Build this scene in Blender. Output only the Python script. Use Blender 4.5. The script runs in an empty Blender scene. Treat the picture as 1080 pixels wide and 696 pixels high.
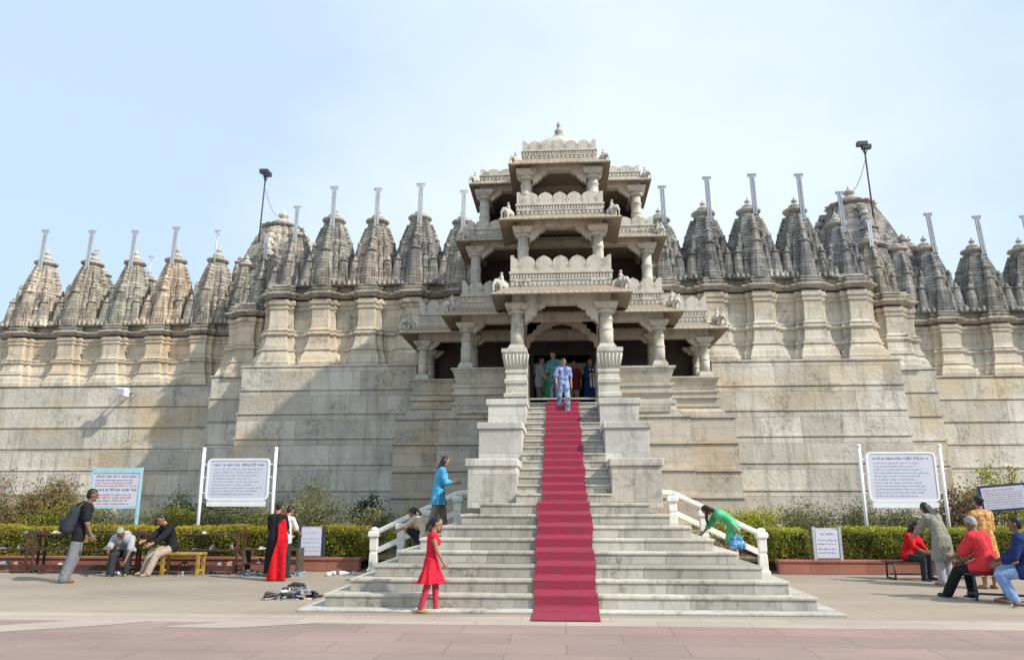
import bpy, math, random
from mathutils import Vector, Matrix, geometry
R = math.radians
rnd = random.Random(7)
scene = bpy.context.scene
col = scene.collection

# ------------------------------------------------------------------ mesh helper
class MB:
    def __init__(s): s.v = []; s.f = []; s.sm = []
    def add(s, vs, fs, smooth=False, M=None):
        b = len(s.v)
        for p in vs:
            p = Vector(p)
            if M is not None: p = M @ p
            s.v.append(tuple(p))
        for q in fs:
            s.f.append(tuple(b+i for i in q)); s.sm.append(smooth)
    def box(s, x0, x1, y0, y1, z0, z1, M=None):
        s.add([(x0,y0,z0),(x1,y0,z0),(x1,y1,z0),(x0,y1,z0),(x0,y0,z1),(x1,y0,z1),(x1,y1,z1),(x0,y1,z1)],
              [(0,3,2,1),(4,5,6,7),(0,1,5,4),(1,2,6,5),(2,3,7,6),(3,0,4,7)], False, M)
    def lathe(s, c, prof, n=16, smooth=True, M=None, rib=0, ribn=8):
        vs = []; fs = []
        for r, z in prof:
            for k in range(n):
                a = 2*math.pi*k/n
                rr = r*(1+rib*math.cos(a*ribn)) if r > 1e-4 else 1e-4
                vs.append((c[0]+rr*math.cos(a), c[1]+rr*math.sin(a), c[2]+z))
        m = len(prof)
        for i in range(m-1):
            for k in range(n):
                k2 = (k+1) % n
                fs.append((i*n+k, i*n+k2, (i+1)*n+k2, (i+1)*n+k))
        fs.append(tuple(range(n-1, -1, -1))); fs.append(tuple((m-1)*n+k for k in range(n)))
        s.add(vs, fs, smooth, M)
    def sqlathe(s, c, prof, M=None):
        vs = []; fs = []
        for r, z in prof:
            for a, b in ((-1,-1),(1,-1),(1,1),(-1,1)): vs.append((c[0]+a*r, c[1]+b*r, c[2]+z))
        m = len(prof)
        for i in range(m-1):
            for k in range(4):
                k2 = (k+1) % 4
                fs.append((i*4+k, i*4+k2, (i+1)*4+k2, (i+1)*4+k))
        fs.append((3,2,1,0)); fs.append(tuple((m-1)*4+k for k in range(4)))
        s.add(vs, fs, False, M)
    def tube(s, pts, r, n=8, smooth=True):
        pts = [Vector(p) for p in pts]; vs = []; fs = []
        m = len(pts)
        for i, p in enumerate(pts):
            d = (pts[min(i+1, m-1)]-pts[max(i-1, 0)]).normalized()
            a = d.orthogonal().normalized() if i == 0 else (a - d*a.dot(d)).normalized()
            b = d.cross(a); rr = r[i] if isinstance(r, (list, tuple)) else r
            for k in range(n):
                t = 2*math.pi*(k+.5)/n
                vs.append(p + a*rr*math.cos(t) + b*rr*math.sin(t))
        for i in range(m-1):
            for k in range(n):
                k2 = (k+1) % n
                fs.append((i*n+k, i*n+k2, (i+1)*n+k2, (i+1)*n+k))
        fs.append(tuple(range(n-1, -1, -1))); fs.append(tuple((m-1)*n+k for k in range(n)))
        s.add(vs, fs, smooth)
    def cone(s, p0, p1, r0, r1, n=12):           # capsule with two radii
        p0 = Vector(p0); p1 = Vector(p1); d = p1-p0
        L = d.length
        d = d/L if L > 1e-6 else Vector((0,0,1))
        pts = []; rs = []
        for k in range(5):
            a = math.pi/2*(k/5); pts.append(p0-d*r0*math.cos(a)); rs.append(max(r0*math.sin(a), .0005))
        pts.append(p0); rs.append(r0); pts.append(p1); rs.append(r1)
        for k in range(4, -1, -1):
            a = math.pi/2*(k/5); pts.append(p1+d*r1*math.cos(a)); rs.append(max(r1*math.sin(a), .0005))
        a0 = d.orthogonal().normalized(); b0 = d.cross(a0); vs = []; fs = []
        for p, r in zip(pts, rs):
            for k in range(n):
                t = 2*math.pi*k/n; vs.append(p+a0*r*math.cos(t)+b0*r*math.sin(t))
        m = len(pts)
        for i in range(m-1):
            for k in range(n):
                k2 = (k+1) % n; fs.append((i*n+k, i*n+k2, (i+1)*n+k2, (i+1)*n+k))
        fs.append(tuple(range(n-1, -1, -1))); fs.append(tuple((m-1)*n+k for k in range(n)))
        s.add(vs, fs, True)
    def ball(s, c, r, M=None, n=14):
        r = (r, r, r) if not isinstance(r, (tuple, list)) else r
        m = n//2+1; vs = []; fs = []
        for i in range(m):
            ph = -math.pi/2+math.pi*(i/(m-1))
            cz = max(math.cos(ph), .002)
            for k in range(n):
                t = 2*math.pi*k/n
                p = Vector((r[0]*cz*math.cos(t), r[1]*cz*math.sin(t), r[2]*math.sin(ph)))
                if M is not None: p = M @ p
                vs.append(p+Vector(c))
        for i in range(m-1):
            for k in range(n):
                k2 = (k+1) % n; fs.append((i*n+k, i*n+k2, (i+1)*n+k2, (i+1)*n+k))
        fs.append(tuple(range(n-1, -1, -1))); fs.append(tuple((m-1)*n+k for k in range(n)))
        s.add(vs, fs, True)
    def sweep(s, path, prof, smooth=False, caps=True):   # profile (offset to the right of the path, z), mitred
        P = [Vector((p[0], p[1])) for p in path]; n = len(P); off = []
        for i in range(n):
            ds = []
            if i > 0: ds.append((P[i]-P[i-1]).normalized())
            if i < n-1: ds.append((P[i+1]-P[i]).normalized())
            ns = [Vector((d.y, -d.x)) for d in ds]
            if len(ns) == 1: off.append(ns[0])
            else:
                m = ns[0]+ns[1]; off.append(m*(2/m.length_squared) if m.length > 1e-4 else ns[0])
        vs = []; fs = []; k = len(prof)
        for i in range(n):
            for d, z in prof: vs.append((P[i].x+off[i].x*d, P[i].y+off[i].y*d, z))
        for i in range(n-1):
            for j in range(k-1):
                fs.append((i*k+j, (i+1)*k+j, (i+1)*k+j+1, i*k+j+1))
        if caps:
            fs.append(tuple(range(k-1, -1, -1))); fs.append(tuple((n-1)*k+j for j in range(k)))
        s.add(vs, fs, smooth)
    def extrude(s, outline, holes, fn, t):       # 2-D outline with holes -> solid; fn(u, v, w) gives the point
        loops = [outline]+list(holes)
        tris = geometry.tessellate_polygon([[Vector((u, v, 0)) for u, v in l] for l in loops])
        flat = [p for l in loops for p in l]; n = len(flat)
        vs = [fn(u, v, 0) for u, v in flat]+[fn(u, v, t) for u, v in flat]
        fs = []
        for a, b, c in tris: fs.append((a, b, c)); fs.append((c+n, b+n, a+n))
        o = 0
        for l in loops:
            m = len(l)
            for i in range(m): fs.append((o+i, o+(i+1) % m, n+o+(i+1) % m, n+o+i))
            o += m
        s.add(vs, fs)
    def mesh(s, name, mat):
        me = bpy.data.meshes.new(name)
        me.from_pydata(s.v, [], s.f)
        me.polygons.foreach_set('use_smooth', s.sm)
        if mat: me.materials.append(mat)
        me.update()
        return me
    def fix(s, me):
        import bmesh
        bm = bmesh.new(); bm.from_mesh(me); bmesh.ops.recalc_face_normals(bm, faces=bm.faces); bm.to_mesh(me); bm.free()
    def build(s, name, mat, parent=None, bevel=0, fix=True, loc=None):
        if parent is not None and loc is None and not parent.get('_local'):
            L = Vector(parent['_org']) if '_org' in parent else Vector((0,0,0))
            s.v = [(x-L.x, y-L.y, z-L.z) for x, y, z in s.v]
        me = s.mesh(name, mat)
        if fix: s.fix(me)
        return link(name, me, parent, bevel, loc)

def link(name, me, parent=None, bevel=0, loc=None):
    o = bpy.data.objects.new(name, me); col.objects.link(o)
    if parent is not None: o.parent = parent
    if loc is not None: o.location = loc
    if bevel:
        b = o.modifiers.new('bevel', 'BEVEL'); b.width = bevel; b.segments = 2; b.limit_method = 'ANGLE'
    return o
def tag(o, label=None, cat=None, group=None, kind=None):
    if label: o['label'] = label
    if cat: o['category'] = cat
    if group: o['group'] = group
    if kind: o['kind'] = kind
    return o
def thing(name, label, cat, loc=(0,0,0), rz=0, group=None, local=False):
    o = bpy.data.objects.new(name, None); col.objects.link(o); o.empty_display_size = .1
    o.location = loc; o.rotation_euler = (0, 0, rz)
    if local: LOCAL.add(o.name); o['_local'] = 1
    else: o['_org'] = list(loc)
    return tag(o, label, cat, group)
LOCAL = set()
def copy_tree(o, parent=None):
    c = o.copy(); col.objects.link(c); c.parent = parent
    for ch in list(o.children): copy_tree(ch, c)
    return c
def remesh(mb, voxel, smooth=3, fac=.5):
    me = mb.mesh('tmp', None); mb.fix(me)
    o = bpy.data.objects.new('tmp', me); col.objects.link(o)
    m = o.modifiers.new('r', 'REMESH'); m.mode = 'VOXEL'; m.voxel_size = voxel; m.use_smooth_shade = True
    if smooth:
        q = o.modifiers.new('s', 'SMOOTH'); q.iterations = smooth; q.factor = fac
    dg = bpy.context.evaluated_depsgraph_get()
    out = bpy.data.meshes.new_from_object(o.evaluated_get(dg))
    bpy.data.objects.remove(o); bpy.data.meshes.remove(me)
    return out

# ------------------------------------------------------------------ materials
def nodes(name):
    m = bpy.data.materials.new(name); m.use_nodes = True
    nt = m.node_tree; nt.nodes.clear()
    return m, nt
class NT:
    def __init__(s, nt): s.nt = nt
    def n(s, typ, **kw):
        nd = s.nt.nodes.new(typ)
        for k, v in kw.items():
            if hasattr(nd, k) and not k[0].isupper(): setattr(nd, k, v)
        return nd
    def set(s, sock, v):
        if isinstance(v, bpy.types.NodeSocket): s.nt.links.new(v, sock)
        else: sock.default_value = v
    def noise(s, vec, scale, detail=4, rough=.6):
        nd = s.n('ShaderNodeTexNoise'); s.set(nd.inputs['Vector'], vec); nd.inputs['Scale'].default_value = scale
        nd.inputs['Detail'].default_value = detail; nd.inputs['Roughness'].default_value = rough
        return nd.outputs['Fac']
    def map(s, v, a, b, c=0, d=1):
        nd = s.n('ShaderNodeMapRange'); s.set(nd.inputs[0], v)
        for i, q in enumerate((a, b, c, d)): nd.inputs[i+1].default_value = q
        return nd.outputs[0]
    def mix(s, f, a, b, mode='MIX'):
        nd = s.n('ShaderNodeMix'); nd.data_type = 'RGBA'; nd.blend_type = mode
        s.set(nd.inputs['Factor'], f)
        for nm, q in (('A', a), ('B', b)):
            sk = [i for i in nd.inputs if i.name == nm and i.type == 'RGBA'][0]
            s.set(sk, q if isinstance(q, bpy.types.NodeSocket) else (*q, 1) if len(q) == 3 else q)
        return [o for o in nd.outputs if o.type == 'RGBA'][0]
    def math(s, op, a, b=0.0):
        nd = s.n('ShaderNodeMath'); nd.operation = op; s.set(nd.inputs[0], a); s.set(nd.inputs[1], b)
        return nd.outputs[0]
    def vmul(s, v, q):
        nd = s.n('ShaderNodeVectorMath'); nd.operation = 'MULTIPLY'; s.set(nd.inputs[0], v); nd.inputs[1].default_value = q
        return nd.outputs[0]
    def out(s, base, rough=.8, bump=None, bs=.3, bd=.02, spec=.3, **kw):
        b = s.n('ShaderNodeBsdfPrincipled'); o = s.n('ShaderNodeOutputMaterial')
        s.set(b.inputs['Base Color'], base if isinstance(base, bpy.types.NodeSocket) else (*base, 1))
        s.set(b.inputs['Roughness'], rough); b.inputs['Specular IOR Level'].default_value = spec
        for k, v in kw.items(): s.set(b.inputs[k], v)
        if bump is not None:
            bn = s.n('ShaderNodeBump'); bn.inputs['Strength'].default_value = bs; bn.inputs['Distance'].default_value = bd
            s.set(bn.inputs['Height'], bump); s.nt.links.new(bn.outputs[0], b.inputs['Normal'])
        s.nt.links.new(b.outputs[0], o.inputs[0]); return b

def stone(name, a, b, dark=(.10,.10,.095), amt=.5, streak=.5, block=None, blockvar=.25, warm=None, warmamt=.4, objcol=False, bd=.03, dscale=1.0, joint=.55):
    m, nt = nodes(name); t = NT(nt)
    pos = t.n('ShaderNodeNewGeometry').outputs['Position']
    c = t.mix(t.map(t.noise(pos, .9, 5), .35, .65), a, b)
    if warm:
        c = t.mix(t.math('MULTIPLY', t.map(t.noise(t.vmul(pos, (1,1,1.3)), .33, 4), .48, .68), warmamt), c, warm)
    h = t.noise(pos, 9, 5, .7)
    if block:
        sp = t.n('ShaderNodeSeparateXYZ'); t.set(sp.inputs[0], pos)
        cb = t.n('ShaderNodeCombineXYZ'); t.set(cb.inputs[0], t.math('ADD', sp.outputs[0], sp.outputs[1])); t.set(cb.inputs[1], t.math('ADD', sp.outputs[2], block[3] if len(block) > 3 else 0.0))
        br = t.n('ShaderNodeTexBrick'); t.set(br.inputs['Vector'], cb.outputs[0])
        br.inputs['Scale'].default_value = 1; br.inputs['Brick Width'].default_value = block[0]; br.inputs['Row Height'].default_value = block[1]
        br.inputs['Mortar Size'].default_value = block[2]; br.inputs['Mortar Smooth'].default_value = .3
        br.inputs['Color1'].default_value = (1,1,1,1); br.inputs['Color2'].default_value = (0,0,0,1); br.inputs['Mortar'].default_value = (.5,.5,.5,1)
        br.offset = .43; br.squash = 1.35; br.squash_frequency = 3
        v = t.map(br.outputs['Color'], 0, 1, 1-blockvar, 1+blockvar*.45)
        vc = t.n('ShaderNodeCombineColor'); 
        for i in range(3): t.set(vc.inputs[i], v)
        c = t.mix(1.0, c, vc.outputs[0], 'MULTIPLY')
        c = t.mix(t.math('MULTIPLY', br.outputs['Fac'], joint), c, tuple(q*.35 for q in a))
        h = t.math('SUBTRACT', h, t.math('MULTIPLY', br.outputs['Fac'], 1.2))
    # weathering: run-off streaks and lichen patches
    st = t.map(t.noise(t.vmul(pos, (2.2,2.2,.22)), 1.3*dscale, 5, .65), .50, .70)
    pt = t.map(t.noise(pos, .75*dscale, 6, .68), .50, .66)
    fine = t.map(t.noise(pos, 5.5*dscale, 4, .7), .42, .62)
    msk = t.math('ADD', t.math('MULTIPLY', st, streak), t.math('MULTIPLY', t.math('MULTIPLY', pt, fine), amt))
    c = t.mix(t.math('MINIMUM', msk, .9), c, dark)
    if objcol:
        oi = t.n('ShaderNodeObjectInfo'); c = t.mix(1.0, c, oi.outputs['Color'], 'MULTIPLY')
    h2 = t.math('ADD', h, t.math('MULTIPLY', fine, .4))
    t.out(c, .85, h2, .55, bd)
    return m
def plain(name, c, rough=.6, var=.12, scale=8, metal=0, spec=.4, bump=0, c2=None, sc2=3):
    m, nt = nodes(name); t = NT(nt)
    pos = t.n('ShaderNodeTexCoord').outputs['Object']
    n = t.noise(pos, scale, 4)
    d = tuple(q*(1-var*2) for q in c); e = tuple(min(q*(1+var), 1) for q in c)
    k = t.mix(t.map(n, .35, .65), d, e)
    if c2: k = t.mix(t.map(t.noise(pos, sc2, 3, .6), .46, .56), k, c2)
    t.out(k, rough, n if bump else None, bump or .1, .01, spec, Metallic=metal)
    return m
def cloth(name, c, c2=None, sc2=14):
    m = plain('cloth '+name, c, .85, .10, 18, 0, .15, 0, c2, sc2)
    nt = m.node_tree; t = NT(nt); b = [q for q in nt.nodes if q.type == 'BSDF_PRINCIPLED'][0]
    pos = t.n('ShaderNodeTexCoord').outputs['Object']
    w1 = t.noise(t.vmul(pos, (1.5,1.5,.5)), 6.5, 3, .5); w2 = t.noise(t.vmul(pos, (1,1,1.7)), 7, 2, .5)
    bn = t.n('ShaderNodeBump'); bn.inputs['Strength'].default_value = .6; bn.inputs['Distance'].default_value = .04
    t.set(bn.inputs['Height'], t.math('ADD', w1, t.math('MULTIPLY', w2, .7))); nt.links.new(bn.outputs[0], b.inputs['Normal'])
    return m
def leaf(name, cols, trans=.35):
    m, nt = nodes(name); t = NT(nt)
    g = t.n('ShaderNodeNewGeometry')
    rp = t.n('ShaderNodeValToRGB'); t.set(rp.inputs[0], g.outputs['Random Per Island'])
    el = rp.color_ramp.elements
    el[0].position = 0; el[0].color = (*cols[0], 1); el[1].position = 1; el[1].color = (*cols[-1], 1)
    for i, c in enumerate(cols[1:-1]):
        e = el.new((i+1)/(len(cols)-1)); e.color = (*c, 1)
    big = t.map(t.noise(g.outputs['Position'], 1.7, 3), .3, .7, .65, 1.25)
    cc = t.n('ShaderNodeCombineColor')
    for i in range(3): t.set(cc.inputs[i], big)
    k = t.mix(1.0, rp.outputs[0], cc.outputs[0], 'MULTIPLY')
    b = t.n('ShaderNodeBsdfPrincipled'); t.set(b.inputs['Base Color'], k); b.inputs['Roughness'].default_value = .55; b.inputs['Specular IOR Level'].default_value = .25
    tr = t.n('ShaderNodeBsdfTranslucent'); t.set(tr.inputs[0], k)
    mx = t.n('ShaderNodeMixShader'); mx.inputs[0].default_value = trans
    nt.links.new(b.outputs[0], mx.inputs[1]); nt.links.new(tr.outputs[0], mx.inputs[2])
    o = t.n('ShaderNodeOutputMaterial'); nt.links.new(mx.outputs[0], o.inputs[0])
    return m

M_wall = stone('plinth masonry', (.64,.61,.53), (.53,.50,.435), (.19,.175,.15), .75, .46, (1.35,.88,.008,.0), .22, (.57,.46,.29), .85, dscale=1.5, joint=.7)
M_upper = stone('pier stone', (.635,.605,.53), (.52,.49,.42), (.17,.155,.135), .8, .42, (.9,.36,.007), .18, (.60,.45,.29), .45, True, bd=.02, dscale=1.3)
M_spire = stone('weathered spire stone', (.45,.43,.39), (.31,.298,.272), (.055,.053,.050), .95, .72, (.5,.17,.012), .34, (.45,.37,.27), .35, True, .04, 1.8)
M_corn = stone('weathered cornice stone', (.50,.475,.425), (.38,.355,.315), (.09,.085,.08), .85, .6, None, 0, (.45,.36,.25), .5)
M_cornice = stone('shrine cornice stone', (.49,.465,.41), (.36,.34,.30), (.075,.07,.065), .9, .65, None, 0, (.50,.41,.29), .5, dscale=1.5)
M_pav = stone('pavilion stone', (.58,.56,.49), (.50,.48,.415), (.19,.18,.155), .8, .5, None, 0, (.55,.46,.34), .5, bd=.012, dscale=1.4)
M_pavlow = stone('pavilion base stone', (.55,.515,.44), (.46,.43,.365), (.18,.165,.14), .7, .34, (1.3,.38,.006), .16, (.56,.40,.24), .5, bd=.015, dscale=1.3)
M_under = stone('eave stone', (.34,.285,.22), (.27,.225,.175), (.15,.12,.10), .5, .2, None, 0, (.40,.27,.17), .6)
M_inner = stone('shade darkened inner stone', (.10,.085,.075), (.07,.06,.055), (.03,.03,.03), .5, .3)  # darker than the outer stone: the hall's deep shade is put into its colour
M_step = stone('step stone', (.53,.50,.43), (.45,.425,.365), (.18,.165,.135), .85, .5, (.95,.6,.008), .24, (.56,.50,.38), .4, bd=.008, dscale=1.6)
M_block = stone('parapet block stone', (.57,.555,.505), (.49,.475,.43), (.19,.18,.16), .75, .48, (.7,.52,.006), .2, (.58,.50,.38), .45, bd=.01, dscale=1.4)
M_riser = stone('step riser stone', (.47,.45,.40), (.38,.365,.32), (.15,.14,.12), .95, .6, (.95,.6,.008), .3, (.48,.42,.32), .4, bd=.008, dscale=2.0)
M_slate = plain('dull steel pole', (.30,.33,.37), .45, .08, 5, .4)
M_kerb = stone('red painted kerb', (.36,.145,.10), (.30,.12,.085), (.16,.09,.07), .4, .3, (.45,.6,.008), .15, bd=.008)
M_rail = plain('white painted stone', (.78,.76,.70), .6, .06, 6, bump=.15)
M_metal = plain('galvanised pole', (.52,.54,.56), .45, .08, 5, .4)
M_dark = plain('dark metal', (.045,.05,.06), .5, .1, 6)
M_white = plain('white enamel', (.80,.81,.84), .4, .03, 3)
M_board = plain('white sign board', (.60,.61,.69), .5, .03, 2)
M_blueframe = plain('pale blue paint', (.36,.60,.70), .5, .06, 5)
M_ink = plain('dark blue lettering', (.22,.24,.40), .6, .1, 20)
M_inkgrey = plain('faded grey blue lettering', (.43,.45,.57), .6, .1, 20)
M_inkred = plain('faded red lettering', (.56,.30,.34), .6, .1, 20)
M_ledger = plain('navy paint', (.035,.045,.10), .4, .1, 6)
M_carpet = plain('red carpet', (.32,.046,.086), .95, .10, 60, 0, .03, .5, (.27,.052,.080), 3.4)
M_rackred = plain('worn red paint', (.13,.040,.034), .7, .25, 7, 0, .2, .2, (.07,.04,.035), 4)
M_yellow = plain('worn yellow paint', (.37,.25,.055), .6, .2, 7, 0, .3, .2)
M_soil = plain('dry soil', (.20,.15,.10), .95, .25, 5, 0, .1, .6)
M_skin = plain('skin', (.34,.185,.115), .55, .07, 10)
M_skind = plain('dark skin', (.20,.105,.065), .55, .07, 10)
M_hair = plain('black hair', (.014,.012,.012), .5, .2, 30, 0, .4)
M_greyhair = plain('grey hair', (.33,.32,.31), .6, .2, 30)
M_eye = plain('dark eye', (.02,.015,.012), .3, .05, 5)
M_lip = plain('lips', (.25,.09,.075), .5, .05, 5)
M_leafg = leaf('green hedge leaf', [(.13,.15,.024),(.21,.23,.036),(.33,.32,.05),(.16,.18,.026)])
M_leafy = leaf('yellow hedge leaf', [(.26,.24,.03),(.42,.34,.03),(.50,.38,.04),(.20,.22,.03)])
M_leafr = leaf('reddish shrub leaf', [(.15,.16,.05),(.28,.18,.085),(.38,.24,.13),(.12,.15,.04),(.30,.23,.10)])
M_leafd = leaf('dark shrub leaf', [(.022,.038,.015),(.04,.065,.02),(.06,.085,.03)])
M_leafp = leaf('dusty shrub leaf', [(.16,.18,.075),(.22,.23,.11),(.29,.28,.15),(.13,.15,.06)])
M_leafb = leaf('bright shrub leaf', [(.24,.28,.03),(.38,.40,.05),(.50,.48,.08)])
M_leafdry = leaf('dry brown shrub leaf', [(.20,.13,.085),(.27,.18,.12),(.14,.12,.06),(.32,.23,.16)])
M_twig = plain('twig bark', (.10,.075,.05), .9, .2, 12)
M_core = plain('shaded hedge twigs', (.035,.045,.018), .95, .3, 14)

# ------------------------------------------------------------------ camera, world, sun
cam = bpy.data.cameras.new('camera'); co = bpy.data.objects.new('camera', cam); col.objects.link(co)
cam.sensor_width = 36; cam.lens = 36*800/1080; cam.clip_end = 3000
co.location = (0, 0, 1.55)
co.rotation_euler = (math.pi/2+math.atan(182/800), 0, R(3.84))
scene.camera = co
EL, AZ = R(39.5), R(25)
tosun = Vector((math.cos(EL)*math.cos(AZ), -math.cos(EL)*math.sin(AZ), math.sin(EL)))
sl = bpy.data.lights.new('sun', 'SUN'); sl.energy = 4.35; sl.angle = R(1.3); sl.color = (1, .935, .85)
so = bpy.data.objects.new('sun', sl); col.objects.link(so); so.rotation_euler = tosun.to_track_quat('Z', 'Y').to_euler(); so.location = (30, -12, 40)
w = bpy.data.worlds.new('World'); scene.world = w; w.use_nodes = True
nt = w.node_tree; nt.nodes.clear(); t = NT(nt)
sky = t.n('ShaderNodeTexSky'); sky.sky_type = 'NISHITA'; sky.sun_disc = False; sky.sun_elevation = EL; sky.sun_rotation = math.atan2(tosun.x, tosun.y)
sky.air_density = 1.0; sky.dust_density = 2.2; sky.ozone_density = 1.2
tc = t.n('ShaderNodeTexCoord').outputs['Generated']
n1 = t.noise(t.vmul(tc, (1.0,1.0,1.6)), 1.3, 2.5, .5)
n2 = t.noise(t.vmul(tc, (1.6,1.0,2.6)), 2.6, 4, .55)
sp = t.n('ShaderNodeSeparateXYZ'); t.set(sp.inputs[0], tc)
ax = t.math('ABSOLUTE', t.math('SUBTRACT', sp.outputs[0], .05))
veil = t.math('ADD', t.math('MULTIPLY', t.math('ADD', t.math('MULTIPLY', n1, .62), t.math('MULTIPLY', n2, .38)), 1.5), t.math('MULTIPLY', ax, -.9))
cl = t.map(veil, .28, .80, 0, 1)
hz = t.mix(cl, (3.85, 4.95, 6.15), (5.6, 6.25, 6.5))     # thin high haze: blue where it is thin, white where it is dense
skyc = t.mix(.88, sky.outputs[0], hz)
bg = t.n('ShaderNodeBackground'); t.set(bg.inputs[0], skyc); bg.inputs[1].default_value = .15
wo = t.n('ShaderNodeOutputWorld'); nt.links.new(bg.outputs[0], wo.inputs[0])
scene.view_settings.view_transform = 'Standard'; scene.view_settings.look = 'None'; scene.view_settings.exposure = .22; scene.view_settings.gamma = 1
# ------------------------------------------------------------------ ground
def ground_mat(name, a, b, stain, lines=None):
    m, nt = nodes(name); t = NT(nt)
    pos = t.n('ShaderNodeNewGeometry').outputs['Position']
    c = t.mix(t.map(t.noise(t.vmul(pos, (.6,1,1)), .8, 6, .6), .35, .65), a, b)
    c = t.mix(t.map(t.noise(t.vmul(pos, (.35,1.1,1)), .55, 6, .7), .50, .68, 0, .7), c, stain)
    c = t.mix(t.map(t.noise(pos, 14, 4, .7), .5, .75, 0, .25), c, stain)
    h = t.noise(pos, 40, 4)
    if lines:
        br = t.n('ShaderNodeTexBrick'); t.set(br.inputs['Vector'], pos); br.inputs['Scale'].default_value = 1
        br.inputs['Brick Width'].default_value = lines[0]; br.inputs['Row Height'].default_value = lines[1]; br.inputs['Mortar Size'].default_value = .010
        br.inputs['Color1'].default_value = (1.06,1.06,1.05,1); br.inputs['Color2'].default_value = (.88,.89,.90,1); br.inputs['Mortar'].default_value = (.68,.67,.66,1)
        c = t.mix(.75, c, t.mix(1.0, c, br.outputs['Color'], 'MULTIPLY'))
    t.out(c, .85, h, .25, .006)
    return m
M_ground = ground_mat('dusty concrete', (.355,.298,.235), (.305,.253,.20), (.235,.195,.152), (4.5,3.2))
M_pink = ground_mat('pink sandstone paving', (.335,.24,.212), (.285,.205,.18), (.22,.165,.145), (1.3,.65))
M_pale = ground_mat('pale paving band', (.46,.38,.325), (.41,.335,.285), (.33,.27,.225), (1.2,.9))
def sheet(name, poly, z, mat):
    mb = MB(); mb.add([(x, y, z) for x, y in poly], [tuple(range(len(poly)))]); o = mb.build(name, mat)
    return tag(o, kind='structure')
sheet('ground', [(-600,-300),(600,-300),(600,900),(-600,900)], 0, M_ground)
sheet('paving', [(-60,-30),(60,-30),(60,10.42),(-60,10.42)], .004, M_pink)
sheet('paving_band', [(-60,10.42),(60,10.42),(60,11.15),(-60,11.15)], .004, M_pale)
sheet('paving_band', [(-7.6,9.05),(-6.0,10.0),(-5.55,10.415),(-6.6,10.415),(-7.6,9.75),(-9.2,8.9),(-9.2,8.1)], .008, M_pale)
sheet('paving_band', [(-4.5,10.415),(-5.2,9.95),(-4.3,9.9),(-3.2,10.415)], .008, M_pale)

# garden bed: soil rising gently to the wall
mb = MB()
for sx in (-1, 1):
    xs = [sx*(4.75), sx*60]
    ys = [(18.22,.22),(19.6,.34),(21.5,.55),(24.5,.75),(30,.85)]
    vs = [(x, y, z) for y, z in ys for x in xs]
    mb.add(vs, [(2*i, 2*i+1, 2*i+3, 2*i+2) for i in range(len(ys)-1)])
mb.add([(-4.75,18.9,.2),(4.75,18.9,.2),(4.75,30,.8),(-4.75,30,.8)], [(0,1,2,3)])
tag(mb.build('garden_soil', M_soil), kind='structure')

def kerb(x0, x1, label):
    k = thing('brick_kerb', label, 'kerb', ((x0+x1)/2, 18.1, 0))
    mb = MB(); mb.box(x0, x1, 18.0, 18.2, 0, .25); mb.build('kerb_wall', M_kerb, k, .012)
    mb = MB(); mb.box(x0-.015, x1+.015, 17.975, 18.225, .25, .31); mb.build('coping', M_kerb, k, .012)
kerb(-16.5, -4.75, 'low red brick kerb in front of the yellow topped hedge left of the stairs')
kerb(4.75, 16.5, 'low red brick kerb in front of the green hedge right of the stairs')

# ------------------------------------------------------------------ temple
temple = thing('temple', 'pale weathered stone temple wall with a long row of carved spires', 'temple', (0,26.5,0))
def courses(zs, d0, batter=.024, nose=.030, nh=.06):
    # from the ground up; zs are ledge heights
    prof = []; n = len(zs); z = 0; k = 0
    offs = [d0+batter*(n-1-i) for i in range(n)]
    for i, zt in enumerate(zs):
        d = offs[i]
        prof += [(d, z), (d, zt-nh-.035), (d-.03, zt-nh-.03), (d-.03, zt-nh), (d+nose, zt-nh), (d+nose, zt)]
        z = zt
    return prof
def wallpart(path, zs, **k):
    mb = MB(); pr = courses(zs, 0, **k)
    pr = [(-.6, 0)]+pr+[(-1.2, zs[-1])]
    mb.sweep(path, pr); return mb.build('plinth_wall', M_wall, temple)
zmid = [1.1,2.0,2.9,3.8,4.68,5.54,6.40]
zfar = [1.0,1.9,2.85,3.7,4.54,5.38,6.22]
zrec = [1.05,1.95,2.85,3.7,4.55,5.4,6.22]
wallpart([(-11.6,30),(-11.6,26.5),(-5.2,26.5)], zmid)
wallpart([(5.2,26.5),(11.6,26.5),(11.6,30)], zmid)
wallpart([(-13.2,30),(-13.2,27.5),(-11.3,27.5)], zrec)
wallpart([(11.3,27.5),(13.2,27.5),(13.2,30)], zrec)
wallpart([(-25.3,60),(-25.3,29.4),(-12.9,29.4)], zfar)
wallpart([(12.9,29.4),(25.3,29.4),(25.3,60)], zfar)
# terrace floors behind the plinth edges
mb = MB(); mb.box(-11.55,11.55,26.62,60,6.0,6.385); mb.box(-25.2,-11.6,29.5,60,5.7,6.205); mb.box(11.6,25.2,29.5,60,5.7,6.205); mb.box(-13.1,-11.6,27.6,29.4,5.8,6.2); mb.box(11.6,13.1,27.6,29.4,5.8,6.2)
mb.build('terrace_floor', M_wall, temple)

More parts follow.
